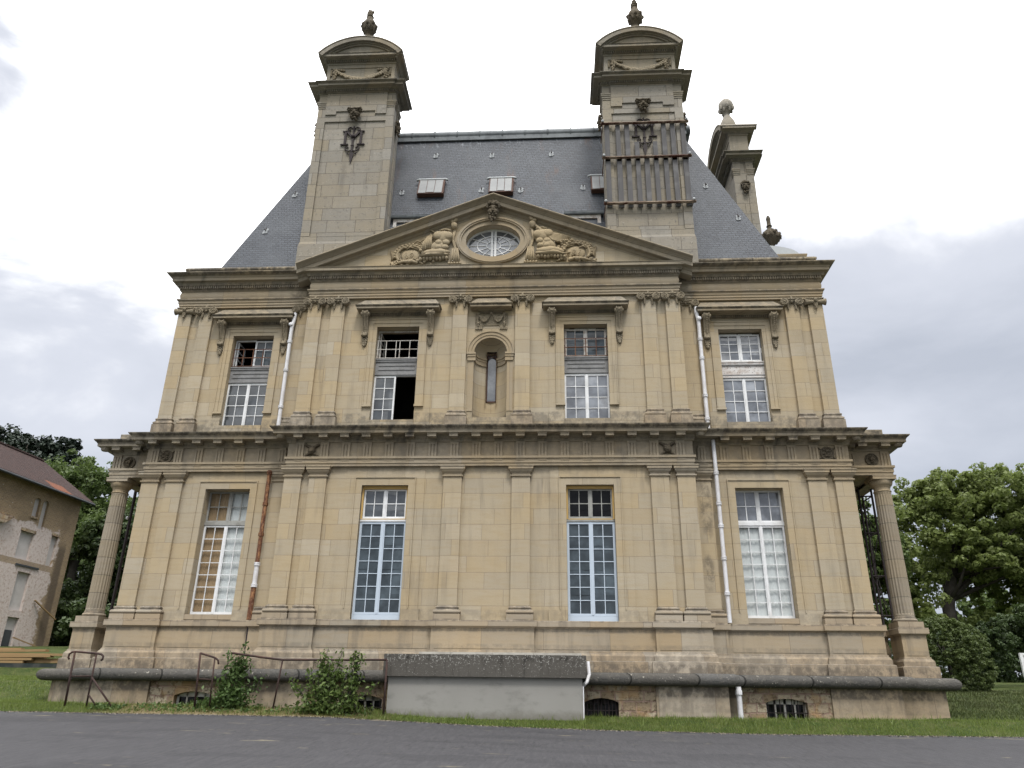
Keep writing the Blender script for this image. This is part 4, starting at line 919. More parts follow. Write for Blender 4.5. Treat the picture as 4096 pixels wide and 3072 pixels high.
    for s in (-1, 1): console(cx+s*1.045, yw).build('console', 'stone_carved', o, smooth='auto')
for k in WIN: upper_window(k)

# ---- niche with the slit window
def niche():
    yw = -.28; r = .512; zs = 11.84
    b = MB(); n = 24
    # spandrel panel around the arch
    pts = arc(0, zs, r, pi, 0, n)
    for i in range(n): b.quad((pts[i][0], yw, pts[i][1]), (pts[i+1][0], yw, pts[i+1][1]), (pts[i+1][0], yw, 12.362), (pts[i][0], yw, 12.362))
    # half-round shaft, leaving out the slit
    da = math.asin(.165/r); th = sorted([pi*i/n for i in range(n+1)] + [pi/2-da, pi/2+da]); zz = [9.70, 10.36, 11.0, 11.56, zs]
    P = lambda a, z: (-r*cos(a), yw+r*sin(a), z)
    for i in range(len(th)-1):
        for j in range(len(zz)-1):
            m = (th[i]+th[i+1])/2
            if abs(m-pi/2) < da and zz[j] >= 10.36: continue
            b.quad(P(th[i], zz[j]), P(th[i+1], zz[j]), P(th[i+1], zz[j+1]), P(th[i], zz[j+1]))
    # quarter-sphere head
    nv = 10
    Q = lambda a, e: (-r*cos(a)*cos(e), yw+r*sin(a)*cos(e), zs+r*sin(e))
    for i in range(len(th)-1):
        for j in range(nv):
            e0, e1 = pi/2*j/nv, pi/2*(j+1)/nv; m = (th[i]+th[i+1])/2
            if abs(m-pi/2) < da*(1-.0*j) and j < 3: continue
            b.quad(Q(th[i], e0), Q(th[i+1], e0), Q(th[i+1], e1), Q(th[i], e1))
    b.add([P(a, 9.70) for a in th], [tuple(range(len(th)))])
    # box behind the slit
    for sx in (-1, 1): b.quad((sx*.165, yw+.40, 10.2), (sx*.165, .55, 10.2), (sx*.165, .55, 12.2), (sx*.165, yw+.40, 12.2))
    b.quad((-.165, .2, 12.02), (.165, .2, 12.02), (.165, .55, 12.02), (-.165, .55, 12.02)); b.quad((-.165, .2, 10.36), (.165, .2, 10.36), (.165, .55, 10.36), (-.165, .55, 10.36))
    o = b.build('niche', 'stone', man, smooth='auto')
    w = MB(); yb = .27; w.box(-.165, -.13, yb, yb+.06, 10.36, 12.0); w.box(.13, .165, yb, yb+.06, 10.36, 12.0); w.box(-.165, .165, yb, yb+.06, 10.36, 10.43)
    a = arc(0, 11.80, .165, 0, pi, 12); c = arc(0, 11.80, .125, 0, pi, 12)
    for i in range(12): w.add([(a[i][0], yb, a[i][1]), (a[i+1][0], yb, a[i+1][1]), (c[i+1][0], yb, c[i+1][1]), (c[i][0], yb, c[i][1])], [(0, 1, 2, 3)])
    A_, B_ = arc(0, 11.84, .165, 0, pi, 12), 12.06
    for i in range(12): w.quad((A_[i][0], .235, A_[i][1]), (A_[i+1][0], .235, A_[i+1][1]), (A_[i+1][0], .235, B_), (A_[i][0], .235, B_))
    w.build('slit_window', 'rust_board', o)
    g = MB(); g.quad((-.165, yb+.04, 10.36), (.165, yb+.04, 10.36), (.165, yb+.05, 12.0), (-.165, yb+.05, 12.0)); g.build('pane', 'glass_sky', o)
    # archivolt and imposts
    v = MB(); n = 28
    for r0, r1, yf in ((.515, .60, yw-.03), (.60, .70, yw-.05), (.70, .735, yw-.075)):
        A, B = arc(0, zs, r0, pi, 0, n), arc(0, zs, r1, pi, 0, n)
        for i in range(n):
            v.quad((A[i][0], yf, A[i][1]), (A[i+1][0], yf, A[i+1][1]), (B[i+1][0], yf, B[i+1][1]), (B[i][0], yf, B[i][1]))
            for C in (A, B): v.quad((C[i][0], yf, C[i][1]), (C[i+1][0], yf, C[i+1][1]), (C[i+1][0], yw+.01, C[i+1][1]), (C[i][0], yw+.01, C[i][1]))
    for s in (-1, 1):
        for x1, yf, za, zb in ((.745, yw-.085, 11.775, 11.835), (.725, yw-.065, 11.70, 11.775), (.715, yw-.045, 11.60, 11.70), (.705, yw-.055, 11.565, 11.60)):
            xa, xb = sorted((s*(.46), s*x1)); v.box(xa, xb, yf, yw+.06, za, zb)
        xa, xb = sorted((s*.515, s*.70)); v.box(xa, xb, yw-.02, yw+.02, 9.9, 11.565)
    for k, (ri, za, zb) in enumerate(((.45, 11.775, 11.835), (.47, 11.70, 11.775), (.485, 11.60, 11.70), (.475, 11.565, 11.60))):
        for a0, a1 in ((.12, pi/2-da), (pi/2+da, pi-.12)):
            m = 10; A = [a0+(a1-a0)*i/m for i in range(m+1)]
            R = lambda a, rr, z: (-rr*cos(a), yw+rr*sin(a), z)
            for i in range(m):
                v.quad(R(A[i], ri, za), R(A[i+1], ri, za), R(A[i+1], ri, zb), R(A[i], ri, zb))
                for z in (za, zb): v.quad(R(A[i], ri, z), R(A[i+1], ri, z), R(A[i+1], r+.01, z), R(A[i], r+.01, z))
    v.build('archivolt', 'stone_plain', o)
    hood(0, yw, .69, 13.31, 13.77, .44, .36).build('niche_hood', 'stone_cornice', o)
    # swag of cloth on a plaque
    s_ = MB(); s_.box(-.51, .51, yw-.022, yw+.02, 12.78, 13.22)
    for s in (-1, 1):
        s_.box(s*.51 if s < 0 else .27, -.27 if s < 0 else .51, yw-.022, yw+.02, 12.66, 12.78)
        for i in range(4): s_.ball((s*(.30+.06*i), yw-.03, 12.655), (.026, .03, .03), 7, 5)
        s_.ball((s*.42, yw-.05, 13.18), .05, 8, 6); s_.tube([(s*.42, yw-.05, 13.15), (s*.43, yw-.05, 12.95), (s*.41, yw-.05, 12.75)], [.022, .03, .02], 6); s_.ball((s*.42, yw-.05, 12.86), (.05, .04, .05), 8, 5, .4)
    s_.ball((0, yw-.05, 13.20), .05, 8, 6)
    for s in (-1, 1):
        for q in range(5):
            s_.tube([(s*(.03+.38*i/10), yw-.05-.03*sin(pi*i/10), 13.17-(.12+.04*q)*sin(pi*i/10)) for i in range(11)], [.012+.014*sin(pi*i/10) for i in range(11)], 6)
    s_.build('carved_swag', 'stone_carved', o, smooth='auto')
niche()

# ---- emblems in the Doric frieze
def emblem(x, y, kind, r=.20):
    b = MB(); z = 8.60
    if kind == 'disc':
        b.lathe(0, 0, [(r, 0), (r, .05), (r*.8, .05), (r*.76, .03), (.01, .035)], 22); b.v = [(x+v[0], y-v[2], z+v[1]) for v in b.v]
        rd = random.Random(int(x*10))
        for i in range(14): b.ball((x+rd.uniform(-.1, .1), y-.05, z+rd.uniform(-.1, .1)), (.035, .03, .03), 6, 4, .4)
        for s in (-1, 1): b.tube([(x+s*.24, y-.02, z-.17), (x-s*.02, y-.02, z+.0), (x-s*.24, y-.02, z+.17)], .022, 5)
    elif kind == 'ox':
        b.ball((x, y-.06, z), (.11, .09, .14), 12, 8, .2, .4 if x < 0 else -.4)
        for s in (-1, 1):
            b.tube([(x+s*.05, y-.05, z+.1), (x+s*.18, y-.06, z+.17), (x+s*.22, y-.05, z+.19)], [.04, .035, .015], 6)
            b.tube([(x-s*.05, y-.04, z-.04), (x+s*.12, y-.04, z-.12), (x+s*.21, y-.03, z-.19)], [.035, .035, .02], 6)
            b.tube([(x-s*.2, y-.02, z-.18+.0), (x, y-.02, z), (x+s*.22, y-.02, z+.17)], .022, 5)
        b.ball((x, y-.12, z-.02), (.05, .05, .06), 8, 6, .3)
    else:
        b.lathe(0, 0, [(r, 0), (r, .05), (r*.86, .055), (r*.82, .03), (.01, .03)], 22); b.v = [(x+v[0], y-v[2], z+v[1]) for v in b.v]
        mask_mesh(b, x, y-.05, z, .20, .24, False, 9)
    b.build('frieze_emblem', 'stone_head', man, smooth='auto')
for s in (-1, 1): emblem(s*5.205, -.5, 'ox'); emblem(s*9.87, 0, 'disc'); emblem(s*11.36, .62, 'lion', .19)

# ---- side porches: column, pedestal block and baluster
def porch(s):
    cx, cy = s*11.64, .92
    xa, xb = sorted((s*11.31, s*11.97)); pp = [(xa, 1.32), (xa, .56), (xb, .56), (xb, 1.32)]
    p = MB(); p.sweep(pp, PED_F); p.box(xa+.02, xb-.02, 1.30, 1.318, 2.5, 3.6); o = p.build('column_pedestal', 'stone_dado', man)
    p = MB(); p.sweep(pp, [(-.3, z) if k in (0, len(PED_C)-1) else (q, z) for k, (q, z) in enumerate(PED_C)]); p.build('pedestal_cap', 'stone_socle', o)
    p = MB(); p.sweep(pp, PED_B); p.build('pedestal_base', 'stone_socle', o)
    p = MB(); xf, xg = sorted((s*10.4, s*12.1)); p.box(xf, xg, 1.4, 7, 2.4, 2.96); p.build('porch_floor', 'stone_socle', o)
    c = MB(); c.box(cx-.34, cx+.34, cy-.34, cy+.34, 3.80, 3.97)
    c.lathe(cx, cy, [(.30, 3.97)] + [(.275+.045*cos(a*pi/6-pi/2), 4.02+.05*sin(a*pi/6-pi/2)) for a in range(7)] + [(.28, 4.085), (.272, 4.10), (.272, 4.12), (.262, 4.13)], 32); c.build('column_base', 'stone_socle', o, smooth='auto')
    nf = 20; n = nf*4
    f = MB(); zz = [4.125, 4.17, 4.20] + [4.2+3.42*i/10 for i in range(1, 10)] + [7.58, 7.63, 7.66]
    def rad(z): t = (z-4.12)/3.7; return .262-.030*t*t
    f.lathe(cx, cy, [(rad(z), z) for z in zz], n, lambda k, z: (1 if (z < 4.18 or z > 7.62) else (1.0, .955, .925, .955)[k % 4])); f.build('column_shaft', 'stone_column', o)
    c = MB(); c.lathe(cx, cy, [(.232, 7.655), (.245, 7.665), (.255, 7.68), (.245, 7.70), (.228, 7.705), (.228, 7.79), (.24, 7.795), (.25, 7.83)] + [(.25+.075*sin(a*pi/12), 7.84+.16*(1-cos(a*pi/12))) for a in range(1, 7)], 32)
    c.box(cx-.335, cx+.335, cy-.335, cy+.335, 8.0, 8.09); c.box(cx-.345, cx+.345, cy-.345, cy+.345, 8.09, 8.124); c.build('column_capital', 'stone_plain', o, smooth='auto')
    for bx_ in ((s*11.27, s*10.9) if s > 0 else ()):
        b = MB(); b.lathe(bx_, 1.55, [(.085, 2.95), (.085, 3.03), (.05, 3.05), (.06, 3.10), (.105, 3.18), (.11, 3.25), (.085, 3.34), (.05, 3.44), (.042, 3.52), (.07, 3.545), (.07, 3.565), (.05, 3.58), (.08, 3.60), (.08, 3.64)], 18); b.build('baluster', 'stone_dado', o, smooth='auto')
    b = MB(); xf, xg = sorted((s*10.45, s*12.0)); b.box(xf, xg, 1.40, 1.70, 3.64, 3.80); b.build('balustrade_rail', 'stone_socle', o)
porch(-1); porch(1)

# ---- downpipes
def pipe(x, y, segs, r=.055, elbows=()):
    pass
def downpipe(s, seglist, name='downpipe'):
    o = None
    for i, (pts, r, mt) in enumerate(seglist):
        b = MB(); b.tube(pts, r, 12)
        for z in [p for p in collars.get((s, i), ())]: b.lathe(pts[0][0] if len(pts) == 2 else pts[-1][0], pts[-1][1], [(r+.004, z-.05), (r+.022, z-.045), (r+.022, z-.01), (r+.01, z), (r+.022, z+.01), (r+.022, z+.045), (r+.004, z+.05)], 14)
        q = b.build(name if o is None else 'pipe_section', mt, man if o is None else o, smooth='auto'); o = o or q
collars = {(-1, 0): (12.45, 11.45, 10.2), (1, 0): (12.35, 11.7, 10.45, 9.7), (-2, 0): (8.05, 7.1, 6.2), (-2, 1): (5.35, 4.75), (2, 0): (8.0, 7.1, 6.45, 5.55, 4.6)}
for s in (-1, 1):
    x = 6.53*s
    downpipe(s, [([(x-.03*s, .10, 13.62), (x-.035*s, .05, 13.45), (x-.05*s, .0, 13.3), (x, .0, 13.0), (x, .0, 9.3)], .06, 'white_pipe')])
    b = MB(); b.lathe(0, 0, [(.045, 0), (.06, .01), (.06, .05), (.02, .07)], 12); b.v = [(x+s*.02+v[0], -.05-v[2], 13.05+v[1]) for v in b.v]; b.build('pipe_plug', 'white_pipe', man, smooth='auto')
downpipe(-2, [([(-6.56, -.09, 8.12), (-6.56, -.09, 5.36)], .06, 'pipe_rust'), ([(-6.555, -.09, 5.36), (-6.555, -.09, 4.72)], .066, 'white_pipe'), ([(-6.56, -.09, 4.74), (-6.57, -.09, 3.82)], .07, 'pipe_rust')])
downpipe(2, [([(6.62, -.09, 9.0), (6.62, -.09, 3.83)], .058, 'white_pipe')])
b = MB(); b.tube([(6.565, -.62, 2.2), (6.565, -.62, 1.1)], .068, 12); b.lathe(6.565, -.62, [(.07, 2.02), (.09, 2.03), (.09, 2.12), (.075, 2.15), (.07, 2.22)], 14); b.build('ground_pipe', 'white_pipe', man, smooth='auto')
b = MB(); b.box(-6.60, -6.555, -.07, .02, 2.95, 3.63); b.build('pipe_chase', 'dark_iron', man)

# ---- roof
RX0, RY0, RZ0, RX1, RY1, RZ1 = 9.46, .30, 15.36, 6.90, 2.5, 22.78
def roof():
    b = MB(); yb0, yb1 = BACK-.3, BACK-2.6
    lo = [(-RX0, RY0, RZ0), (RX0, RY0, RZ0), (RX0, yb0, RZ0), (-RX0, yb0, RZ0)]; hi = [(-RX1, RY1, RZ1), (RX1, RY1, RZ1), (RX1, yb1, RZ1), (-RX1, yb1, RZ1)]
    fl = [(-RX0-.5, RY0-.16, RZ0-.1), (RX0+.5, RY0-.16, RZ0-.1), (RX0+.5, yb0+.2, RZ0-.1), (-RX0-.5, yb0+.2, RZ0-.1)]
    b.add(fl+lo+hi, [(i, (i+1) % 4, 4+(i+1) % 4, 4+i) for i in range(4)] + [(4+i, 4+(i+1) % 4, 8+(i+1) % 4, 8+i) for i in range(4)] + [(8, 9, 10, 11)])
    o = b.build('roof', 'slate', man)
    r = MB(); yr, zr = RY1-.02, RZ1-.10; r.tube([(-7.35, yr, zr), (7.35, yr, zr)], .215, 14)
    for i in range(17): x = -7.2+14.4*i/16; r.tube([(x-.025, yr, zr), (x+.025, yr, zr)], .24, 14)
    r.box(-7.2, 7.2, RY1-.20, RY1+.1, zr-.30, zr-.1)
    for s in (-1, 1): r.tube([(s*7.2, yr, zr), (s*7.2, BACK-2.6, zr)], .215, 12)
    r.build('ridge_roll', 'zinc', o, smooth='auto')
    def onroof(x, z, d=0): t = (z-RZ0)/(RZ1-RZ0); return (x, RY0+(RY1-RY0)*t-d*.96, z+d*.28)
    # skylights
    for cx, w in ((-2.52, .98), (.08, .90), (3.84, .93)):
        a = MB(); z0, z1 = 18.95, 19.80
        fr = [onroof(cx-w/2, z0, .02), onroof(cx+w/2, z0, .02), onroof(cx+w/2, z1, .02), onroof(cx-w/2, z1, .02)]; to = [onroof(cx-w/2, z0, .20), onroof(cx+w/2, z0, .20), onroof(cx+w/2, z1, .14), onroof(cx-w/2, z1, .14)]
        a.add(fr+to, [(i, (i+1) % 4, 4+(i+1) % 4, 4+i) for i in range(4)] + [(4, 5, 6, 7)]); k = a.build('skylight', 'rust_board', man)
        p = MB()
        for q in range(3):
            xa, xb = cx-w/2+.045+(w-.09)*q/3, cx-w/2+.045+(w-.09)*(q+1)/3-.02
            p.quad(onroof(xa, z0+(.03 if q != 1 else .06), .215), onroof(xb, z0+(.03 if q != 1 else .06), .215), onroof(xb, z1-.02, .155), onroof(xa, z1-.02, .155))
        p.build('skylight_pane', 'skylight', k)
        c = MB(); c.tube([onroof(cx-w/2-.1, z1+.0, .12), onroof(cx-w/2, z1+.04, .13), onroof(cx+w/2, z1+.04, .13), onroof(cx+w/2+.1, z1, .12)], .045, 8); c.build('lead_flashing', 'lead_white', k, smooth=True)
    # roof hooks with their lead patches
    for x, z in ((-2.555, 21.45), (-.364, 21.38), (1.931, 21.38), (-3.618, 19.27), (-.657, 19.29), (.80, 19.24), (3.083, 19.32), (-7.675, 19.28), (-8.311, 17.28), (7.52, 19.23), (8.40, 17.46)):
        h = MB(); rh = random.Random(int(x*50)); poly = [(x+dx*rh.uniform(.7, 1.05), z+dz*rh.uniform(.7, 1.05)) for dx, dz in ((-.03, -.15), (.09, -.14), (.11, -.03), (.07, .0), (.11, .07), (.08, .15), (-.02, .17), (-.09, .10), (-.07, .02), (-.11, -.02), (-.10, -.13))]
        h.add([onroof(px, pz, .022) for px, pz in poly], [tuple(range(len(poly)))]); k = h.build('roof_hook', 'hook_lead', man)
        t = MB(); t.tube([onroof(x, z+.17, .03), onroof(x+.005, z+.02, .05), onroof(x+.02, z-.04, .11), onroof(x-.01, z-.03, .14)], .017, 6); t.build('hook', 'dark_iron', k)
    # dormers half hidden behind the pediment
    for x0, x1 in ((-3.72, -2.46), (2.46, 3.66)):
        d = MB(); zt = 17.72; y0 = RY0+(RY1-RY0)*(zt-RZ0)/(RZ1-RZ0)-.10
        d.box(x0, x0+.12, y0, y0+1.2, 15.6, zt); d.box(x1-.12, x1, y0, y0+1.2, 15.6, zt); d.box(x0, x1, y0+.003, y0+1.2, zt-.13, zt-.003); k = d.build('dormer', 'white_panel', man)
        h = MB(); h.prism([(y0-.08, zt+.0), (y0-.10, zt+.05), (y0-.10, zt+.09), (y0+1.0, zt+.20), (y0+1.0, zt)], x0-.1, x1+.1, 'x'); h.tube([(x0-.1, y0-.09, zt+.095), (x1+.1, y0-.09, zt+.095)], .02, 6); h.build('dormer_hood', 'zinc', k)
        g = MB(); g.box(x0+.12, x1-.12, y0+.10, y0+.12, 15.6, zt-.13); g.build('dormer_opening', 'rust_board', k)
roof()

# ---- chimneys
def monogram(b, z0=0.0, cut=False):
    y = .012
    def bar(p, q, w): 
        d = Vector((q[0]-p[0], q[1]-p[1])); n = Vector((-d.y, d.x)).normalized()*w/2
        b.prism([(p[0]-n.x, p[1]-n.y), (q[0]-n.x, q[1]-n.y), (q[0]+n.x, q[1]+n.y), (p[0]+n.x, p[1]+n.y)], y-.03, y+.03)
    zt, zb = 20.95, 20.36
    for s in (-1, 1):
        bar((s*.285, zb), (s*.285, zt), .082); bar((s*.42, zb-.0), (s*.16, zb-.0), .042); bar((s*.38, zt), (s*.18, zt), .042); bar((s*.24, zt), (s*.0, 20.64), .078)
        b.ball((s*.42, y, zb), .034, 7, 5); b.ball((s*.38, y, zt), .03, 7, 5)
        b.tube([(s*.01+s*.0, y, 21.0), (s*.05, y, 21.10), (s*.13, y, 21.14), (s*.21, y, 21.10), (s*.225, y, 21.02), (s*.18, y, 20.975), (s*.14, y, 21.0)], [.02, .024, .025, .025, .024, .022, .02], 7); b.ball((s*.145, y, 21.01), .030, 8, 6)
        b.tube([(s*.01, y, 20.10), (s*.10, y, 20.06), (s*.20, y, 20.09), (s*.26, y, 20.18), (s*.24, y, 20.26), (s*.17, y, 20.27), (s*.14, y, 20.21)], [.028, .026, .025, .024, .023, .022, .02], 7); b.ball((s*.145, y, 20.215), .030, 8, 6)
        b.tube([(0, y, 19.98), (s*.08, y, 19.93), (s*.15, y, 19.94), (s*.16, y, 19.99)], [.02, .02, .02, .025], 7)
    bar((0, 20.66), (0, 21.08), .05); bar((0, 20.02), (0, 20.66), .065); b.ball((0, y-.01, 21.14), (.03, .03, .06), 8, 6); b.ball((0, y-.02, 20.71), .075, 10, 8); b.ball((0, y, 20.30), (.07, .05, .035), 8, 5)
    b.prism([(-.03, 20.04), (.03, 20.04), (.075, 19.86), (.0, 19.50), (-.075, 19.86)], y-.02, y+.02)
def urn(b, x, y, z, flame=True):
    b.box(x-.20, x+.20, y-.20, y+.20, z, z+.62); b.box(x-.16, x+.16, y-.16, y+.16, z+.62, z+.70)
    q = z+.74; b.lathe(x, y, [(.14, q), (.12, q+.08), (.10, q+.14), (.12, q+.20), (.20, q+.28), (.27, q+.42), (.30, q+.56), (.285, q+.66), (.22, q+.80), (.16, q+.93), (.13, q+1.02), (.12, q+1.08), (.145, q+1.10), (.145, q+1.15), (.10, q+1.18)], 16, lambda k, zz: 1+.07*sin(k*2.1+zz*9))
    for k in range(8):
        a = 2*pi*k/8; b.ball((x+.28*cos(a), y+.28*sin(a), q+.58+.04*sin(k*2)), (.07, .07, .09), 7, 5, .5); b.ball((x+.24*cos(a+.3), y+.24*sin(a+.3), q+.42), (.06, .06, .12), 7, 5, .5)
    if flame: b.tube([(x, y, q+1.15), (x-.02, y, q+1.27), (x+.0, y, q+1.4), (x+.0, y, q+1.50)], [.11, .13, .09, .03], 8); b.ball((x+.10, y, q+1.38), (.05, .05, .08), 7, 5, .5); b.ball((x-.07, y, q+1.45), (.05, .05, .08), 7, 5, .5)
    else: b.ball((x, y, q+1.24), (.145, .145, .11), 12, 8); b.ball((x, y, q+1.40), (.10, .10, .09), 10, 7)
D = .82
def chim_path(x, y0, y1): return [(-x, y1), (-x, y0), (x, y0), (x, y1), (-x, y1)]
def chim_ring(b, x, y0, y1, prof):
    # mouldings right round a rectangular shaft
    pts = [(-x, y0), (x, y0), (x, y1), (-x, y1)]
    nx = [(-1, -1), (1, -1), (1, 1), (-1, 1)]
    vs = [(p[0]+n[0]*o, p[1]+n[1]*o, z) for o, z in prof for p, n in zip(pts, nx)]; m = len(prof)
    b.add(vs, [(j*4+k, j*4+(k+1) % 4, (j+1)*4+(k+1) % 4, (j+1)*4+k) for j in range(m-1) for k in range(4)] + [(0, 1, 2, 3), tuple((m-1)*4+k for k in range(4))])
def chimney_parts():
    P = {}
    b = MB(); b.box(-1.40, 1.40, .05, D-.02, 14.9, 22.95); b.box(-1.47, 1.47, -.035, D+.03, 14.9, 16.10); b.frustum([(-1.435, 16.25), (1.435, 16.25), (1.435, 16.251), (-1.435, 16.251)], D, 0, None) if False else None
    chim_ring(b, 1.43, 0, D, [(.035, 16.10), (0, 16.24), (0, 16.46)])
    for s in (-1, 1):
        xa, xb = sorted((s*1.13, s*1.432)); b.box(xa, xb, 0, .30, 16.44, 22.75); b.box(xa, xb, D-.30, D, 16.44, 22.75)
        xa, xb = sorted((s*1.13, s*1.16)); b.box(xa, xb, .025, .2, 16.44, 21.42)
    b.box(-1.13, 1.13, .002, .3, 21.42, 22.75); b.box(-1.13, 1.13, -.045, .1, 21.86, 22.75)
    for s in (-1, 1): xa, xb = sorted((s*.73, s*1.13)); b.box(xa, xb, -.045, .1, 21.715, 21.86)
    b.box(-1.13, 1.13, -.005, .06, 16.435, 16.47)
    P['shaft'] = (b, 'stone_chimney', False)
    c = MB()
    for s in (-1, 1):
        xa, xb = sorted((s*1.12, s*1.432))
        for za, zb, o in ((22.03, 22.055, .02), (22.12, 22.20, .02), (22.20, 22.26, .04), (22.26, 22.32, .055)):
            c.box(xa-(o if s < 0 else 0), xb+(o if s > 0 else 0), -o, .28, za, zb); c.box(xa-(o if s < 0 else 0), xb+(o if s > 0 else 0), D-.28, D+o, za, zb)
    prof = [(-.02, 22.69), (.03, 22.69), (.05, 22.715), (.065, 22.715), (.065, 22.80), (.115, 22.803), (.14, 22.82), (.16, 22.83), (.30, 22.835), (.30, 22.915), (.33, 22.93), (.375, 22.95), (.39, 22.965), (.39, 22.985), (-.1, 23.02)]
    chim_ring(c, 1.43, 0, D, prof); chim_ring(c, 1.13, -.05, D+.05, [(o, z+.004) for o, z in prof])
    dentil_row(c, -1.17, 1.17, -.05-.065, 22.72, 22.80, .045, .082, .05)
    for s in (-1, 1): xa, xb = sorted((s*1.22, s*1.47)); dentil_row(c, xa, xb, -.065, 22.72, 22.80, .045, .082, .05)
    for s in (-1, 1):
        for i in range(9): y = .02+i*.09; c.box(*sorted((s*1.495, s*1.545)), y, y+.045, 22.725, 22.785)
    P['chimney_cornice'] = (c, 'stone_chimney_top', False)
    a = MB(); a.box(-1.275, 1.275, .06, D-.06, 22.98, 24.30)
    for x0, x1, z0, z1 in ((-1.30, -1.17, 22.99, 24.0), (1.17, 1.30, 22.99, 24.0), (-1.30, 1.30, 24.0, 24.18), (-1.30, 1.30, 22.99, 23.33)): a.box(x0, x1, .03, D-.03, z0, z1)
    chim_ring(a, 1.30, .03, D-.03, [(0, 24.15), (.03, 24.16), (.03, 24.20), (.045, 24.24), (.06, 24.225), (.06, 24.315), (.12, 24.32), (.13, 24.335), (.30, 24.34), (.30, 24.445), (.325, 24.455), (-.1, 24.475)])
    dentil_row(a, -1.33, 1.33, .03-.06, 24.235, 24.315, .045, .082, .05)
    # segmental top: barrel with moulded front
    xe, ze, rise = 1.62, 24.46, .78; R = (xe*xe+rise*rise)/(2*rise); zc = ze+rise-R; a1 = math.asin(xe/R); n = 22
    A = lambda r, q=1.0: [(r*sin(-a1*q+2*a1*q*i/n), zc+r*cos(-a1*q+2*a1*q*i/n)) for i in range(n+1)]
    def shell(r0, r1, yf, yb):
        p, q = A(r0), A(r1)
        for i in range(n):
            a.quad((p[i][0], yf, p[i][1]), (p[i+1][0], yf, p[i+1][1]), (q[i+1][0], yf, q[i+1][1]), (q[i][0], yf, q[i][1])); a.quad((p[i][0], yb, p[i][1]), (p[i+1][0], yb, p[i+1][1]), (q[i+1][0], yb, q[i+1][1]), (q[i][0], yb, q[i][1]))
            a.quad((q[i][0], yf, q[i][1]), (q[i+1][0], yf, q[i+1][1]), (q[i+1][0], yb, q[i+1][1]), (q[i][0], yb, q[i][1])); a.quad((p[i][0], yf, p[i][1]), (p[i+1][0], yf, p[i+1][1]), (p[i+1][0], yb, p[i+1][1]), (p[i][0], yb, p[i][1]))
        for i in (0, n): a.quad((p[i][0], yf, p[i][1]), (q[i][0], yf, q[i][1]), (q[i][0], yb, q[i][1]), (p[i][0], yb, p[i][1]))
    shell(R-.045, R, -.36, D+.36); shell(R-.07, R-.045, -.33, D+.33); shell(R-.22, R-.07, -.345, D+.345); shell(R-.27, R-.22, -.25, D+.25); shell(R-.33, R-.27, -.20, D+.20)
    p = A(R-.30, .93); a.add([(x, -.14, z) for x, z in p], [tuple(range(n+1))]); a.add([(x, D+.14, z) for x, z in p], [tuple(range(n+1))])
    P['chimney_attic'] = (a, 'stone_chimney_top', False)
    g = MB(); rd = random.Random(2)
    for i in range(46):
        t = i/45; x = -.98+1.96*t; z = 23.86-.42*sin(pi*t)
        g.ball((x, .02, z+rd.uniform(-.03, .03)), (.07, .055, .05+.04*sin(pi*t)), 7, 5, .4); g.ball((x+.02, .0, z-.05+rd.uniform(-.03, .03)), (.06, .05, .04+.03*sin(pi*t)), 6, 5, .4)
    for s in (-1, 1):
        for i in range(8): g.ball((s*(.98+rd.uniform(-.05, .05)), .02, 23.86-i*.055), (.085-.006*i, .06, .05), 7, 5, .4)
        for i in range(5): g.ball((s*(1.02-.09*i), .02, 23.93-.012*i), (.06, .05, .045), 7, 5, .4)
        for i in range(6): g.ball((s*1.13, .03, 23.9-i*.05), (.04, .04, .035), 6, 5, .4)
    P['carved_festoon'] = (g, 'stone_carved', True)
    m = MB(); mask_mesh(m, 0, -.06, 21.61, .54, .60, True, 1); P['carved_head'] = (m, 'stone_head', True)
    m = MB(); mask_mesh(m, 0, 0, 21.36, .42, .62, False, 8); m.v = m.v
    L_ = [(1.43-v[1]*1.0, D/2+v[0], v[2]) for v in m.v]; q = MB(); q.add(L_, m.f); P['side_head'] = (q, 'stone_head', True); q = MB(); q.add([(-x, y, z) for x, y, z in L_], m.f); P['side_head_left'] = (q, 'stone_head', True)
    return P
CP = chimney_parts(); proto = {}
def chimney(x, y, rz, kind):
    root = None
    for nm, (b, mt, sm) in CP.items():
        if nm not in proto:
            o = b.build('chimney' if nm == 'shaft' else nm.replace('_left', ''), mt, None, smooth=sm, loc=(0, 0, 0)); proto[nm] = o
        else: o = proto[nm].copy(); COL.objects.link(o)
        if nm == 'shaft':
            root = o; o.parent = man; o.location = (x, y, -1.4); o.rotation_euler = (0, 0, rz); ROOTLOC[o.name] = Vector((0, 0, 0))
        else: o.parent = root; o.location = (0, 0, 0)
    u = MB()
    if kind != 'side': urn(u, 0, D/2, 25.18, kind == 'left')
    else:
        y = D/2; u.lathe(0, y, [(.38, 25.18), (.36, 25.7), (.31, 26.0), (.17, 26.28), (.12, 26.40), (.13, 26.5), (.20, 26.58), (.31, 26.74), (.335, 26.9), (.31, 27.06), (.22, 27.2), (.08, 27.27)], 16, lambda k, zz: 1+.05*sin(k*2.1+zz*9))
        for k in range(6): a = pi/3*k; u.ball((.31*cos(a), y+.31*sin(a), 26.78+.05*sin(k*3)), (.07, .07, .13), 7, 5, .5); u.ball((.24*cos(a+.4), y+.24*sin(a+.4), 26.62), (.06, .06, .10), 7, 5, .5)
    u.build('urn', 'stone_head' if kind != 'side' else 'stone_chimney', root, smooth='auto')
    return root
cl = chimney(-5.235, 0, 0, 'left'); cr = chimney(5.235, 0, 0, 'right'); cb = chimney(10.24, 5.9, pi/2, 'side')
for o in (cl, cr):
    b = MB(); monogram(b); b.build('iron_monogram', 'dark_iron', o, smooth='auto')
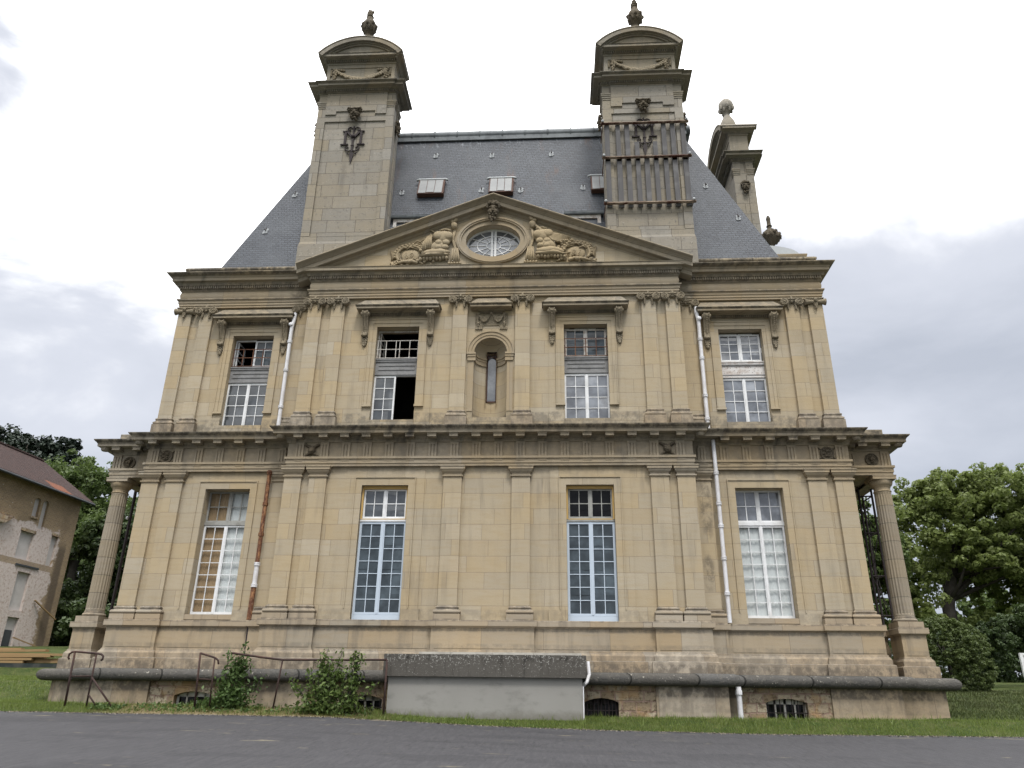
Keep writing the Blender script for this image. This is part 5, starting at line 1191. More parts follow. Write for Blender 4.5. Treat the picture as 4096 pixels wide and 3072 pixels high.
# timber boards strapped to the right-hand chimney
PX = [3.912, 4.307, 4.623, 4.947, 5.252, 5.579, 5.903, 6.22, 6.577]
rd = random.Random(11)
for row, xs, z0, z1 in ((1, PX, 17.33, 19.37), (2, [x for i, x in enumerate(PX) if i not in (4,)], 19.24, 20.86)):
    for x in xs:
        zt = z1+.0
        if row == 2 and any(abs(x-t) < .02 for t in (4.947, 5.579)): zt = 20.06
        b = MB(); w = .083+rd.uniform(-.008, .006); tl = rd.uniform(-.008, .008); yy = -.075
        b.add([(x-5.235-w+tl*k, yq, z) for k, z in ((0, z0), (1, zt)) for yq in (yy, yy+.07) for _ in (0,)] + [(x-5.235+w+tl*k, yq, z) for k, z in ((0, z0), (1, zt)) for yq in (yy, yy+.07)], [(0, 1, 3, 2), (4, 6, 7, 5), (0, 2, 6, 4), (1, 5, 7, 3), (0, 4, 5, 1), (2, 3, 7, 6)])
        b.build('timber_board', 'plank', cr)
for z in (17.46, 19.37, 20.87):
    b = MB(); b.box(-1.53, 1.56, -.135, -.08, z-.045, z+.035); b.box(-1.53, 1.56, -.20, -.135, z-.045, z-.03)
    for s in (-1, 1): b.tube([(s*1.47, -.2, z+.0), (s*1.47, D+.1, z+.0)], .016, 6); b.box(s*1.47-.05, s*1.47+.05, -.225, -.20, z-.05, z+.05); 
    b.build('iron_strap', 'strap', cr)
    b = MB()
    for s in (-1, 1): b.ball((s*1.47, -.24, z+.01), (.05, .04, .05), 8, 6)
    b.build('strap_nut', 'lead_white', cr)

# ---- lead-covered dormer top and urn on the right-hand side of the roof
b = MB(); n = 12
prof = [(10.55-1.5+1.5*1.0, 16.18)]
b.prism([(9.2, 15.3), (10.45, 15.3), (10.45, 16.05), (9.2, 16.05)], 1.5, 4.0); so = b.build('side_dormer', 'stone_plain', man)
b = MB(); b.sweep([(9.2, 1.5), (10.45, 1.5), (10.45, 4.0)], [(-.1, 16.02), (.05, 16.02), (.10, 16.07), (.22, 16.09), (.24, 16.16), (.24, 16.19), (-.1, 16.22)]); b.build('dormer_cornice', 'stone_plain', so)
b = MB(); b.prism([(9.0, 16.2)] + [(9.0+1.45*sin(pi/2*i/10) if i else 9.0, 16.2+.42*cos(pi/2*i/10)) for i in range(11)], 1.35, 4.15); b.build('dormer_lead_top', 'lead_white', so, smooth='auto')
b = MB(); b.box(9.55, 10.35, 2.2, 2.9, 16.5, 16.95); b.box(9.65, 10.22, 2.25, 2.8, 16.95, 17.15); b.lathe(9.93, 2.5, [(.2, 17.15), (.15, 17.2), (.13, 17.32), (.2, 17.42), (.36, 17.52), (.42, 17.66), (.40, 17.8), (.28, 17.95), (.15, 18.02), (.10, 18.08), (.09, 18.18), (.13, 18.2), (.09, 18.26), (.08, 18.45), (.10, 18.55), (.05, 18.68)], 16, lambda k, z: 1+.05*sin(k*2.6+z*13))
for k in range(18):
    a = 2*pi*k/18; b.ball((9.93+.40*cos(a), 2.5+.40*sin(a), 17.68+.07*sin(k*2.4)), (.085, .085, .075), 7, 5, .5); b.ball((9.93+.27*cos(a+.2), 2.5+.27*sin(a+.2), 17.86+.04*sin(k*3.1)), (.08, .08, .07), 7, 5, .5)
b.xform(lambda v: (9.93+(v[0]-9.93)*.82, 2.5+(v[1]-2.5)*.82, v[2] if v[2] < 17.16 else 17.15+(v[2]-17.15)*.95)); b.build('dormer_urn', 'stone_head', so, smooth='auto')

# ================================================================== GROUND
def interp(x, pts):
    if x <= pts[0][0]: return pts[0][1]
    for (a, b), (c, d) in zip(pts, pts[1:]):
        if x <= c: return b+(d-b)*(x-a)/(c-a)
    return pts[-1][1]
ZE = [(-14, 1.415), (-6, 1.40), (-3.4, 1.385), (-1.2, 1.30), (.5, 1.238), (3.5, 1.186), (7, 1.158), (13, 1.182), (30, 1.22)]
ZB = [(-14, 1.63), (-9, 1.60), (-5, 1.56), (-2.3, 1.52), (-1.0, 1.44), (0, 1.42), (3, 1.44), (12, 1.49), (30, 1.55)]
YE = -2.25
def hz(x, y):
    e, bz = interp(x, ZE), interp(x, ZB)
    if y <= YE: t = max(0, min(1, (y+22)/(YE+22))); z = e*t
    elif y < -1.35: z = e+(bz-e)*(y-YE)/(-1.35-YE)
    else: z = bz
    if y > -.6 and abs(x) > 11.0:
        f = min(1, (abs(x)-11.0)/1.3)
        if x < 0: r = interp(y, [(-.6, 0), (.5, .05), (1.8, .40), (2.8, .62), (4, .70), (8, .90), (9.2, 1.75), (14, 2.3), (22, 2.95), (60, 4.5), (400, 14)])
        else: r = interp(y, [(-.6, 0), (.2, .05), (2, .30), (5.5, .74), (9, 1.0), (30, 2.3), (400, 14)])
        z += r*f
        if y > 0: z += f*.05*mnoise.noise(Vector((x*.9, y*1.1, 0)))*min(1, y)
    elif y > 20: z += (y-20)*.02
    return z
def axis(rng): 
    out = []
    for a, b, n in rng: out += [a+(b-a)*i/n for i in range(n)]
    return out+[rng[-1][1]]
def grid(xs, ys, zf, name, mat):
    nx = len(xs); v = [(x, y, zf(x, y)) for y in ys for x in xs]
    f = [(j*nx+i, j*nx+i+1, (j+1)*nx+i+1, (j+1)*nx+i) for j in range(len(ys)-1) for i in range(nx-1)]
    b = MB(); b.add(v, f); return b.build(name, mat, smooth=True)
XS = axis([(-500, -60, 10), (-60, -20, 16), (-20, 20, 100), (20, 60, 16), (60, 500, 10)])
tag(grid(XS, axis([(-400, -40, 6), (-40, -2.25, 20), (-2.25, -1.35, 6), (-1.35, 14, 44), (14, 60, 20), (60, 600, 10)]), lambda x, y: hz(x, y)-(.03 if y <= YE-.01 else 0), 'ground', 'soil'), kind='structure')
def yedge(x): return YE+.06*mnoise.noise(Vector((x*.9, 3.1, 0)))+.05*mnoise.noise(Vector((x*4, 1.1, 0)))+.03*mnoise.noise(Vector((x*13, 1.1, 0)))
def road():
    xs = axis([(-120, -20, 12), (-20, 20, 260), (20, 120, 12)]); b = MB(); nx = len(xs)
    rows = [YE, -2.6, -4, -6, -8, -10, -12, -15, -18, -22, -26, -34]
    v = []
    for r in rows:
        for x in xs:
            y = yedge(x) if r == YE else r; v.append((x, y, hz(x, min(y, YE))+.006))
    b.add(v, [(j*nx+i, j*nx+i+1, (j+1)*nx+i+1, (j+1)*nx+i) for j in range(len(rows)-1) for i in range(nx-1)])
    tag(b.build('road', 'asphalt', smooth=True), kind='structure')
road()

# ---- fast meshes for leaves and blades
def npmesh(name, V, F, mat, parent=None, base=None):
    V = np.asarray(V, dtype=np.float32); F = np.asarray(F, dtype=np.int32); k = F.shape[1]
    me = bpy.data.meshes.new(name)
    if base is None: base = ROOTLOC.get(parent.name, Vector((0, 0, 0))) if parent else Vector((0, 0, 0))
    V = V - np.array([base.x, base.y, base.z], dtype=np.float32)
    me.vertices.add(len(V)); me.vertices.foreach_set('co', V.ravel()); me.loops.add(F.size); me.loops.foreach_set('vertex_index', F.ravel())
    me.polygons.add(len(F)); me.polygons.foreach_set('loop_start', np.arange(0, F.size, k, dtype=np.int32)); me.polygons.foreach_set('loop_total', np.full(len(F), k, dtype=np.int32))
    me.update(); me.validate(); me.materials.append(M[mat]); o = bpy.data.objects.new(name, me); COL.objects.link(o)
    if parent: o.parent = parent
    return o
def leaves(pos, size, rng, flat=.0, nrm=None, aspect=.6):
    """one folded diamond-shaped leaf (or leaf spray) at each position"""
    n = len(pos); d = rng.normal(size=(n, 3)); 
    if nrm is not None: d = d*.55 + nrm*1.0
    d[:, 2] += flat; d /= np.linalg.norm(d, axis=1, keepdims=True)
    a = rng.normal(size=(n, 3)); u = np.cross(d, a); u /= np.linalg.norm(u, axis=1, keepdims=True); w = np.cross(d, u)
    s = size*rng.uniform(.6, 1.35, size=(n, 1))
    V = np.stack([pos-u*s, pos+w*s*aspect+d*s*.15, pos+u*s, pos-w*s*aspect+d*s*.15], 1).reshape(-1, 3)
    F = np.arange(4*n).reshape(n, 4); return V, F
def blades(name, pts, h, rng, mat, kind=True, w=.006):
    n = len(pts); a = rng.uniform(0, 2*pi, n); hh = h*rng.uniform(.5, 1.4, n)
    dx, dy = np.cos(a)*w, np.sin(a)*w; l = rng.normal(0, .45, (n, 2))*hh[:, None]
    p = np.asarray(pts); A = p+np.stack([-dx, -dy, np.zeros(n)-.01], 1); B = p+np.stack([dx, dy, np.zeros(n)-.01], 1); C = p+np.stack([l[:, 0], l[:, 1], hh], 1)
    o = npmesh(name, np.stack([A, B, C], 1).reshape(-1, 3), np.arange(3*n).reshape(n, 3), mat)
    if kind: tag(o, kind='stuff')
    return o
rng = np.random.default_rng(5)
def scatter(n, x0, x1, y0, y1, dens=None):
    out = []
    while len(out) < n:
        x = rng.uniform(x0, x1); y = rng.uniform(y0, y1)
        if y < yedge(x)+.01: continue
        if dens and rng.random() > dens(x, y): continue
        out.append((x, y, hz(x, y)))
    return out
def dgreen(x, y):
    k = mnoise.noise(Vector((x*1.3, y*2, 5)))
    if -9.3 < x < -2.6: return max(.02, .22+.5*k) if y < -1.75 else max(.01, .12+.4*k)
    return min(1, .8+.5*k)
tag(blades('verge_grass', scatter(46000, -17, 20, -2.32, -.95, dgreen), .06, rng, 'blade'), 'short bright grass growing along the verge between road and mansion', 'grass')
def grit():
    P = []
    for i in range(5200):
        x = rng.uniform(-17, 20); y = yedge(x)-abs(rng.normal(0, .14)); P.append((x, y, hz(x, min(y, YE))+.012))
    P = np.array(P); V, F = leaves(P, .016, rng, 2.5, None, .8); tag(npmesh('road_grit', V, F, 'grit'), 'loose pale grit along the edge of the road', 'grit', kind='stuff')
grit()
tag(blades('dry_grass', scatter(5200, -9.6, -2.0, -2.3, -1.0), .055, rng, 'blade_dry'), 'dry straw coloured grass on the worn verge left of the terrace block', 'grass')
def inlawn(x, y): return 1.0 if (x < -12.2 or x > 12.2) else 0
tag(blades('grass_tufts', scatter(2600, -17, 20, -2.30, -.98, lambda x, y: .9 if mnoise.noise(Vector((x*2.6, y*4, 9))) > .22 else .03), .15, rng, 'blade', w=.009), 'longer grass tufts standing out of the verge', 'grass')
tag(blades('lawn_grass', scatter(34000, -24, -12.2, -.9, 8.2, lambda x, y: 1-.09*max(0, y)), .055, rng, 'blade', w=.010), 'bright lawn grass on the hummocky bank left of the mansion', 'grass')
tag(blades('bank_grass', scatter(34000, 12.2, 22, -.6, 8, lambda x, y: 1-.09*max(0, y)), .06, rng, 'blade_bank', w=.010), 'dark olive grass on the bank right of the mansion', 'grass')

# ================================================================== TERRACE BLOCK, RAILINGS
t = thing('terrace_block', 'grey rendered block with lichen-spotted concrete slab built against the mansion plinth', 'terrace', (.2, -1.2, 1.35))
b = MB(); b.box(-2.36, 2.70, -1.66, -.55, 2.345, 2.87); b.build('concrete_slab', 'concrete_slab', t)
b = MB(); b.box(-2.235, 2.595, -1.55, -.7, .8, 2.345); b.build('rendered_wall', 'render', t)
b = MB(); xs = [-1.52, -.7, .35, 1.4, 2.60]
for a, c in zip(xs, xs[1:]): b.box(a, c-.012, -1.45, -.62, 2.868, 2.935)
b.build('capping_slab', 'capping', t)
b = MB(); b.tube([(2.76, -1.12, 2.75), (2.78, -1.22, 2.45), (2.72, -1.3, 2.28), (2.64, -1.45, 2.2)], .045, 10); b.tube([(2.615, -1.56, 2.16), (2.615, -1.56, 1.2)], .016, 8); b.build('drain_pipe', 'white_pipe', t, smooth='auto')

def rail(name, label, tubes, loc):
    r = thing(name, label, 'railing', loc, 'rusty iron railings by the cellar steps')
    for nm, lst in tubes:
        for pts, rad in lst: MB().tube(pts, rad, 8).build(nm, 'rail', r, smooth=True)
Y = -1.78
rail('iron_railing', 'rusty iron railing with two hooked ends and diagonal braces, leftmost by the plinth', [
    ('handrail', [([(-10.44, Y, 2.65), (-10.475, Y, 2.70), (-10.46, Y, 2.78), (-10.40, Y, 2.825), (-10.31, Y, 2.835), (-9.78, Y, 2.80), (-9.62, Y, 2.78), (-9.56, Y, 2.73), (-9.565, Y, 2.66), (-9.60, Y, 2.63)], .026)]),
    ('post', [([(-10.33, Y, 2.82), (-10.29, Y, 1.55)], .027), ([(-9.75, Y, 2.80), (-9.735, Y, 1.55)], .022)]),
    ('cross_bar', [([(-10.31, Y, 2.243), (-9.74, Y, 2.255)], .017)]),
    ('brace', [([(-9.74, Y, 2.22), (-9.07, Y, 1.54)], .024), ([(-9.735, Y, 1.82), (-9.46, Y, 1.54)], .02)])], (-10, Y, 1.55))
rail('iron_railing', 'short rusty railing with a curved down end beside the tall vine', [
    ('handrail', [([(-7.04, Y, 2.83), (-6.72, Y, 2.745), (-6.62, Y, 2.71), (-6.555, Y, 2.66), (-6.53, Y, 2.57)], .024)]),
    ('post', [([(-7.04, Y, 2.84), (-6.975, Y, 1.55)], .026), ([(-6.65, Y, 2.72), (-6.60, Y, 1.6)], .02)]),
    ('cross_bar', [([(-7.0, Y, 2.222), (-6.62, Y, 2.205)], .015)])], (-6.9, Y, 1.55))
rail('iron_railing', 'long rusty railing running behind the leafy bush to the terrace block', [
    ('handrail', [([(-6.22, Y, 2.84), (-5.4, Y, 2.74), (-4.90, Y, 2.69), (-3.72, Y, 2.70), (-2.255, Y, 2.715)], .026)]),
    ('post', [([(-4.90, Y, 2.69), (-5.0, Y, 1.55)], .022), ([(-3.72, Y, 2.70), (-3.77, Y, 1.55)], .022), ([(-2.255, Y, 2.72), (-2.245, Y, 1.4)], .026)])], (-4.2, Y, 1.5))

# iron frames inside the porches
f = thing('iron_lattice', 'dark iron lattice frame behind the right porch column', 'lattice', (11.5, 2.3, 3.3))
def bars(nm, lst, rad): 
    for p, q in lst: MB().tube([p, q], rad, 6).build(nm, 'dark_iron', f)
bars('upright', [((11.84, 2.2, 8.2), (11.84, 2.2, 2.96)), ((11.46, 2.25, 8.2), (11.46, 2.25, 2.96)), ((11.98, 3.3, 8.2), (11.98, 3.3, 2.96))], .034)
bars('cross_bar', [((11.46, 2.25, z), (11.84, 2.2, z)) for z in (7.9, 6.75, 5.45, 4.3)] + [((11.98, 3.3, z+.1), (11.84, 2.2, z)) for z in (7.9, 6.75, 5.45)], .022)
bars('brace', [((11.46, 2.25, 7.5), (11.84, 2.2, 6.75)), ((11.46, 2.25, 5.45), (11.84, 2.2, 6.75)), ((11.46, 2.25, 5.45), (11.84, 2.2, 4.3)), ((11.46, 2.25, 3.2), (11.84, 2.2, 4.3)), ((11.66, 2.23, 7.9), (11.60, 2.23, 5.45)), ((11.62, 2.23, 5.45), (11.70, 2.23, 4.3))], .013)
f = thing('iron_post', 'slim black iron post standing inside the left porch', 'post', (-12.0, 2.4, 3.0))
bars('upright', [((-12.0, 2.4, 8.2), (-12.0, 2.4, 2.96))], .05); bars('cross_bar', [((-12.0, 2.4, 5.6), (-11.5, 2.6, 5.55))], .02)
MB().ball((-12.07, 2.35, 7.25), (.05, .05, .06), 8, 6).build('insulator', 'white_pipe', f, smooth=True)

# ================================================================== LEFT HOUSE
A0 = Vector((-26.682, 15.0, 0)); DV = Vector((.0981, .9952, 0)); NV = Vector((.9952, -.0981, 0))
def hp(s, z, d=0.0): p = A0+DV*s+NV*d; return (p.x, p.y, z)
hs = thing('brick_house', 'old brick house with patchy plaster, blocked windows and a brown tiled roof', 'building', (-28, 15, 4))
def hbox(b, s0, s1, z0, z1, d0, d1): 
    return b.add([hp(s, z, d) for z in (z0, z1) for d in (d0, d1) for s in (s0, s1)], [(0, 2, 3, 1), (4, 5, 7, 6), (0, 1, 5, 4), (2, 6, 7, 3), (0, 4, 6, 2), (1, 3, 7, 5)])
OP = [(2.85, 3.30, 10.96, 12.0, 1), (3.50, 3.92, 10.42, 12.0, 1), (2.42, 3.42, 8.66, 10.09, 0), (4.72, 5.23, 8.66, 10.28, 0), (2.92, 3.84, 6.08, 8.03, 0), (3.02, 3.82, 4.1, 5.74, 0)]
b = MB(); S0, S1, ZT = -8, 6.42, 12.75
X = sorted({S0, S1} | {o[0] for o in OP} | {o[1] for o in OP}); Z = sorted({2.5, ZT} | {o[2] for o in OP} | {o[3] for o in OP})
for i in range(len(X)-1):
    for j in range(len(Z)-1):
        m, k = (X[i]+X[i+1])/2, (Z[j]+Z[j+1])/2
        if any(o[0] < m < o[1] and o[2] < k < o[3] for o in OP): continue
        b.quad(hp(X[i], Z[j]), hp(X[i+1], Z[j]), hp(X[i+1], Z[j+1]), hp(X[i], Z[j+1]))
for o in OP:
    a, c, d, e = o[:4]
    for p, q in (((a, d), (a, e)), ((c, d), (c, e)), ((a, e), (c, e)), ((a, d), (c, d))): b.quad(hp(*p), hp(*q), hp(*q, -.22), hp(*p, -.22))
b.add([hp(S1, 2.5), hp(S1, ZT), hp(S1, 15.2, -3.55), hp(S1, ZT, -7.1), hp(S1, 2.5, -7.1)], [(0, 1, 2, 3, 4)]); b.quad(hp(S0, 2.5), hp(S0, ZT), hp(S0, ZT, -7.1), hp(S0, 2.5, -7.1)); b.quad(hp(S0, 2.5, -7.1), hp(S1, 2.5, -7.1), hp(S1, ZT, -7.1), hp(S0, ZT, -7.1))
b.build('wall', 'house_brick', hs)
for o in OP:
    g = MB(); a, c, d, e = o[:4]; g.quad(hp(a, d, -.14), hp(c, d, -.14), hp(c, e, -.14), hp(a, e, -.14))
    w = g.build('blocked_window' if o is not OP[-1] else 'blocked_door', 'house_infill', hs)
    if o[4]:
        r = (c-a)/2; h = MB(); P = [(a+r-r*cos(pi*i/8), e-r+r*sin(pi*i/8)) for i in range(9)]
        for i in range(8): h.quad(hp(P[i][0], P[i][1], .004), hp(P[i+1][0], P[i+1][1], .004), hp(P[i+1][0], e+.005, .004), hp(P[i][0], e+.005, .004))
        h.build('arch_head', 'house_brick', w)
        h = MB(); hbox(h, a-.05, c+.05, d-.10, d, -.1, .06)
        if o is OP[0]: h.build('sill', 'rubble', w)
    elif o[3] > 9: h = MB(); hbox(h, a-.04, c+.06, e, e+.16, -.1, .03); h.build('lintel', 'rubble', w)
g = MB(); g.quad(hp(3.08, 4.1, -.10), hp(3.66, 4.1, -.10), hp(3.66, 5.1, -.10), hp(3.08, 5.1, -.10)); g.build('door_panel', 'gutter', hs)
g = MB(); hbox(g, 2.6, 4.3, 8.30, 8.40, -.05, .05); g.build('metal_lintel', 'gutter', hs)
g = MB(); g.add([hp(-1, 10.62, .02), hp(.73, 10.62, .02), hp(1.56, 10.62, .02), hp(.95, 10.16, .02), hp(-1, 10.05, .02)] + [hp(-1, 10.62, .25), hp(.73, 10.62, .25), hp(1.56, 10.62, .25), hp(.95, 10.16, .25), hp(-1, 10.05, .25)], [(0, 1, 2, 3, 4), (5, 6, 7, 8, 9)] + [(i, (i+1) % 5, 5+(i+1) % 5, 5+i) for i in range(5)]); g.build('brick_corbel', 'rubble', hs)
g = MB()
for p in ((-8.4, .45), (0, .45)): pass
SE, ZR = 6.9, 15.35
top = [hp(-8.4, 12.66, .45), hp(SE, 12.66, .45), hp(SE, ZR, -3.55), hp(-8.4, ZR, -3.55), hp(-8.4, 12.66, -7.5), hp(SE, 12.66, -7.5)]; und = [(x, y, z-.13) for x, y, z in top]
g.add(top+und, [(0, 1, 2, 3), (3, 2, 5, 4), (6, 7, 8, 9), (9, 8, 11, 10), (1, 7, 8, 2), (2, 8, 11, 5), (0, 1, 7, 6), (0, 3, 9, 6), (3, 4, 10, 9), (4, 5, 11, 10)]); g.build('roof', 'house_tile', hs)
g = MB()
for i in range(52): s = -8.3+i*.29; p = hp(s, ZR+.02, -3.55); q = hp(s+.27, ZR+.03, -3.55); g.tube([p, q], [.10, .085], 7)
g.build('ridge_tile', 'house_tile', hs)
g = MB(); g.tube([hp(-8.4, 12.55, .50), hp(SE, 12.55, .50)], .07, 8); g.build('gutter', 'gutter', hs)
def board(nm, p, q, w, th, mt, lab, cat, grp=None, parent=None):
    p, q = Vector(p), Vector(q); d = (q-p).normalized(); n = Vector((0, 0, 1)) if abs(d.z) < .6 else NV.copy(); u = d.cross(n).normalized(); v = u.cross(d)
    b = MB(); b.add([e+u*(w/2)*a+v*(th/2)*c for e in (p, q) for a in (-1, 1) for c in (-1, 1)], [(0, 1, 3, 2), (4, 6, 7, 5), (0, 4, 5, 1), (2, 3, 7, 6), (0, 2, 6, 4), (1, 5, 7, 3)])
    return tag(b.build(nm, mt, parent), lab, cat, grp)
board('timber_prop', hp(4.54, 6.74, .06), hp(5.86, 5.87, .5), .10, .05, 'timber', 'pale plank propped across the house wall near its right corner', 'plank')
board('timber_prop', hp(3.6, 4.75, .10), hp(5.3, 4.1, 1.2), .10, .05, 'timber', 'slanting timber leaning from the blocked house door to the ground', 'plank')
# ---- low dark wall with the sawn timber on it
w = thing('low_wall', 'low dark wall at the edge of the left lawn', 'wall', (-19, 8.6, 2.5))
b = MB(); b.box(-30, -16.4, 8.5, 9.1, 1.5, 3.02); b.build('wall_face', 'tarp', w)
PL = [(-24, -18.6, 8.62, 3.07, .0), (-23, -16.9, 8.85, 3.08, .02), (-24.5, -18.3, 8.66, 3.17, .01), (-22, -17.1, 8.9, 3.19, -.02), (-24, -17.6, 8.70, 3.27, .03), (-25, -18.0, 8.95, 3.30, -.05), (-24.2, -17.0, 8.75, 3.37, -.02), (-24, -17.9, 8.8, 3.46, .05), (-25, -19.0, 8.92, 3.56, .0)]
LB = ['lowest plank at the front of the timber pile on the low wall', 'lowest plank at the back of the timber pile', 'second plank from the bottom at the front of the pile', 'short plank jutting right in the middle of the timber pile', 'slightly tilted plank in the middle of the timber pile', 'plank at the back half way up the timber pile', 'long plank reaching right near the top of the timber pile', 'second plank from the top of the timber pile', 'topmost plank of the timber pile on the low wall']
for (x0, x1, y, z, dz), lb in zip(PL, LB): board('timber_plank', (x0, y, z-dz), (x1, y, z+dz), .24, .085, 'timber', lb, 'plank', 'sawn planks stacked on the low wall')

# ================================================================== TREES AND SHRUBS
def tree(name, label, cat, base, h_trunk, r_trunk, blobs, nleaf, size, leaf, seed, lean=(0, 0), bark='bark', flat=.25, limbs=7, group=None, inner=.55, clump=.42):
    rg = np.random.default_rng(seed); rr = random.Random(seed); base = Vector(base); allb = blobs; blobs = [b_[:2] for b_ in blobs]
    t = thing(name, label, cat, base, group)
    b = MB(); topz = max(c[2]+.3*r[2] for c, r in blobs); cx = sum(c[0] for c, r in blobs)/len(blobs); cy = sum(c[1] for c, r in blobs)/len(blobs)
    T = [(base.x, base.y, base.z-.3), (base.x+lean[0]*.3, base.y, base.z+h_trunk*.4), (base.x+lean[0], base.y+lean[1], base.z+h_trunk), ((base.x+cx)/2+lean[0]*.5, (base.y+cy)/2, (base.z+h_trunk+topz)/2), (cx, cy, topz)]
    b.tube(T, [r_trunk*1.15, r_trunk, r_trunk*.85, r_trunk*.5, .04], 10)
    for i in range(limbs):
        c, r = blobs[i % len(blobs)]; p = Vector(T[2]).lerp(Vector(T[3]), rr.random()); e = Vector((c[0]+r[0]*rr.uniform(-.6, .6), c[1]+r[1]*rr.uniform(-.6, .6), c[2]+r[2]*rr.uniform(-.5, .4)))
        m = p.lerp(e, .5)+Vector((0, 0, -.3+.6*rr.random())); b.tube([p, m, e], [r_trunk*.38, r_trunk*.22, .03], 6)
    b.build('trunk', bark, t, smooth=True)
    P, N = [], []
    vol = [b_[1][0]*b_[1][1]*b_[1][2] for b_ in allb]; dn = [b_[2] if len(b_) > 2 else 1.0 for b_ in allb]; tot = sum(v**.67*q for v, q in zip(vol, dn))
    for b_, v, q in zip(allb, vol, dn):
        c, r = b_[:2]; n = int(nleaf*q*v**.67/tot); c = np.array(c); r = np.array(r); k = max(8, int(n/70))
        cd = rg.normal(size=(k, 3)); cd /= np.linalg.norm(cd, axis=1, keepdims=True); cr = rg.uniform(inner, 1.03, (k, 1))
        cc = c+cd*cr*r                                        # clump centres through the crown
        per = rg.integers(0, k, n); ld = rg.normal(size=(n, 3)); ld /= np.linalg.norm(ld, axis=1, keepdims=True)
        cs = clump*rg.uniform(.6, 1.5, (k, 1))[per]*np.cbrt(np.prod(r))*.62
        P.append(cc[per]+ld*cs*rg.uniform(.35, 1, (n, 1))**.6*np.array([1, 1, .72])); N.append(ld)
    P = np.concatenate(P); N = np.concatenate(N)
    V, F = leaves(P, size, rg, flat, N); npmesh('crown', V, F, leaf, t); return t
G = 'trees behind the brick house'
def rnd_blobs(c, R, n, seed, rs=(.35, .55)):
    rr = random.Random(seed); o = []
    for i in range(n):
        a = 2*pi*i/n+rr.uniform(-.4, .4); e = rr.uniform(-.75, .95); q = sqrt(max(.05, 1-e*e))*rr.uniform(.45, .85)
        k = rr.uniform(*rs); o.append(((c[0]+R[0]*q*cos(a), c[1]+R[1]*q*sin(a), c[2]+R[2]*e*.72), (R[0]*k, R[1]*k, R[2]*k*.85)))
    o.append((c, (R[0]*.55, R[1]*.55, R[2]*.55))); return o
# left background
tree('cedar_tree', 'dark flat-topped cedar rising behind the roof of the brick house', 'tree', (-44, 38, 4.5), 11, .5, [((-46, 38, 22.2), (4.5, 3, 1.0)), ((-41.5, 38, 21.0), (3.2, 2.6, 1.2)), ((-38.6, 37, 19.6), (2.6, 2.4, 1.1)), ((-39.2, 37, 21.4), (2.2, 1.6, .7)), ((-44, 38, 19.2), (5, 3, 1.3)), ((-37.8, 36, 18.2), (2.4, 2.0, 1.0)), ((-49, 39, 21), (4, 3, 1.5)), ((-40, 37, 17), (4, 3, 1.2))], 34000, .17, 'leaf_cedar', 21, flat=.8, limbs=9, clump=.36)
tree('broadleaf_tree', 'tall dark broadleaf tree with airy upright shoots behind the house gable', 'tree', (-33, 33, 4.2), 6, .4, rnd_blobs((-34.6, 34, 13.6), (4.6, 3.6, 5.6), 13, 3)+[((-34.2, 34, 18.4), (.8, .8, 1.6), .6), ((-36.2, 34, 18.6), (.7, .7, 1.7), .6), ((-32.4, 34, 17.2), (.7, .7, 1.5), .6), ((-31.2, 34, 15.9), (.9, .8, 1.2), .6)], 46000, .135, 'leaf_mid', 22, flat=.3)
tree('broadleaf_tree', 'dark dense tree in the shade between the house gable and the porch column', 'tree', (-25, 25, 3.5), 3.5, .3, rnd_blobs((-25.2, 25, 7.6), (3.6, 3.0, 4.8), 11, 5), 34000, .14, 'leaf_dark', 23, flat=.3)
tree('broadleaf_tree', 'bright leafed tree filling the gap above the dark one beside the porch column', 'tree', (-24, 30, 4.0), 5, .3, rnd_blobs((-26.4, 30, 11.6), (4.4, 3.0, 4.4), 11, 8), 30000, .13, 'leaf_mid', 24, flat=.3)
tree('broadleaf_tree', 'shady tree seen through the gap between the left porch column and the corner pilaster', 'tree', (-17.5, 22, 3.2), 3, .28, rnd_blobs((-18.2, 22, 8.6), (4.0, 3, 5.4), 11, 12), 24000, .14, 'leaf_dark', 25, flat=.3)
tree('broadleaf_tree', 'deep green tree low beside the foot of the left porch', 'tree', (-19.5, 15, 2.9), 1.5, .2, rnd_blobs((-19.6, 16, 4.9), (2.4, 1.8, 2.2), 8, 14), 18000, .11, 'leaf_dark', 26, flat=.3)
tree('broadleaf_tree', 'dense low tree closing the view between the house corner and the left porch', 'tree', (-29, 33, 4.2), 2, .25, rnd_blobs((-29.5, 33, 8.0), (5.5, 2.5, 4.6), 12, 16), 26000, .15, 'leaf_dark', 27, flat=.3)
# right background
tree('plane_tree', 'large leafy plane tree with thick dark trunk on the lawn right of the porch', 'tree', (24.3, 25, 2.9), 4.5, .40, rnd_blobs((27.6, 26, 11.2), (6.6, 4.6, 4.6), 15, 31, (.30, .46)) + [((22.3, 25, 10.6), (2.4, 2.0, 3.3)), ((21.3, 24.5, 8.2), (1.8, 1.8, 1.6)), ((28.5, 25, 14.2), (3.4, 2.5, 1.5)), ((24.4, 25, 13.7), (2.2, 2, 1.5)), ((23.2, 24.5, 6.7), (2.6, 2, 1.1), .35), ((27.3, 25, 6.5), (3.0, 2, 1.2), .35), ((31, 25, 7), (3.0, 2, 1.4), .5), ((20.8, 24, 6.2), (1.5, 1.4, 1.0), .45)], 84000, .12, 'leaf_plane', 32, flat=.35, limbs=15, inner=.45, clump=.30)
tree('plane_tree', 'second plane tree further right with lower crown at the edge of the picture', 'tree', (33, 27, 3.0), 4.5, .40, rnd_blobs((33.5, 27, 9.4), (4.5, 4, 5), 12, 33), 40000, .125, 'leaf_plane', 34, flat=.35, inner=.5, clump=.32)
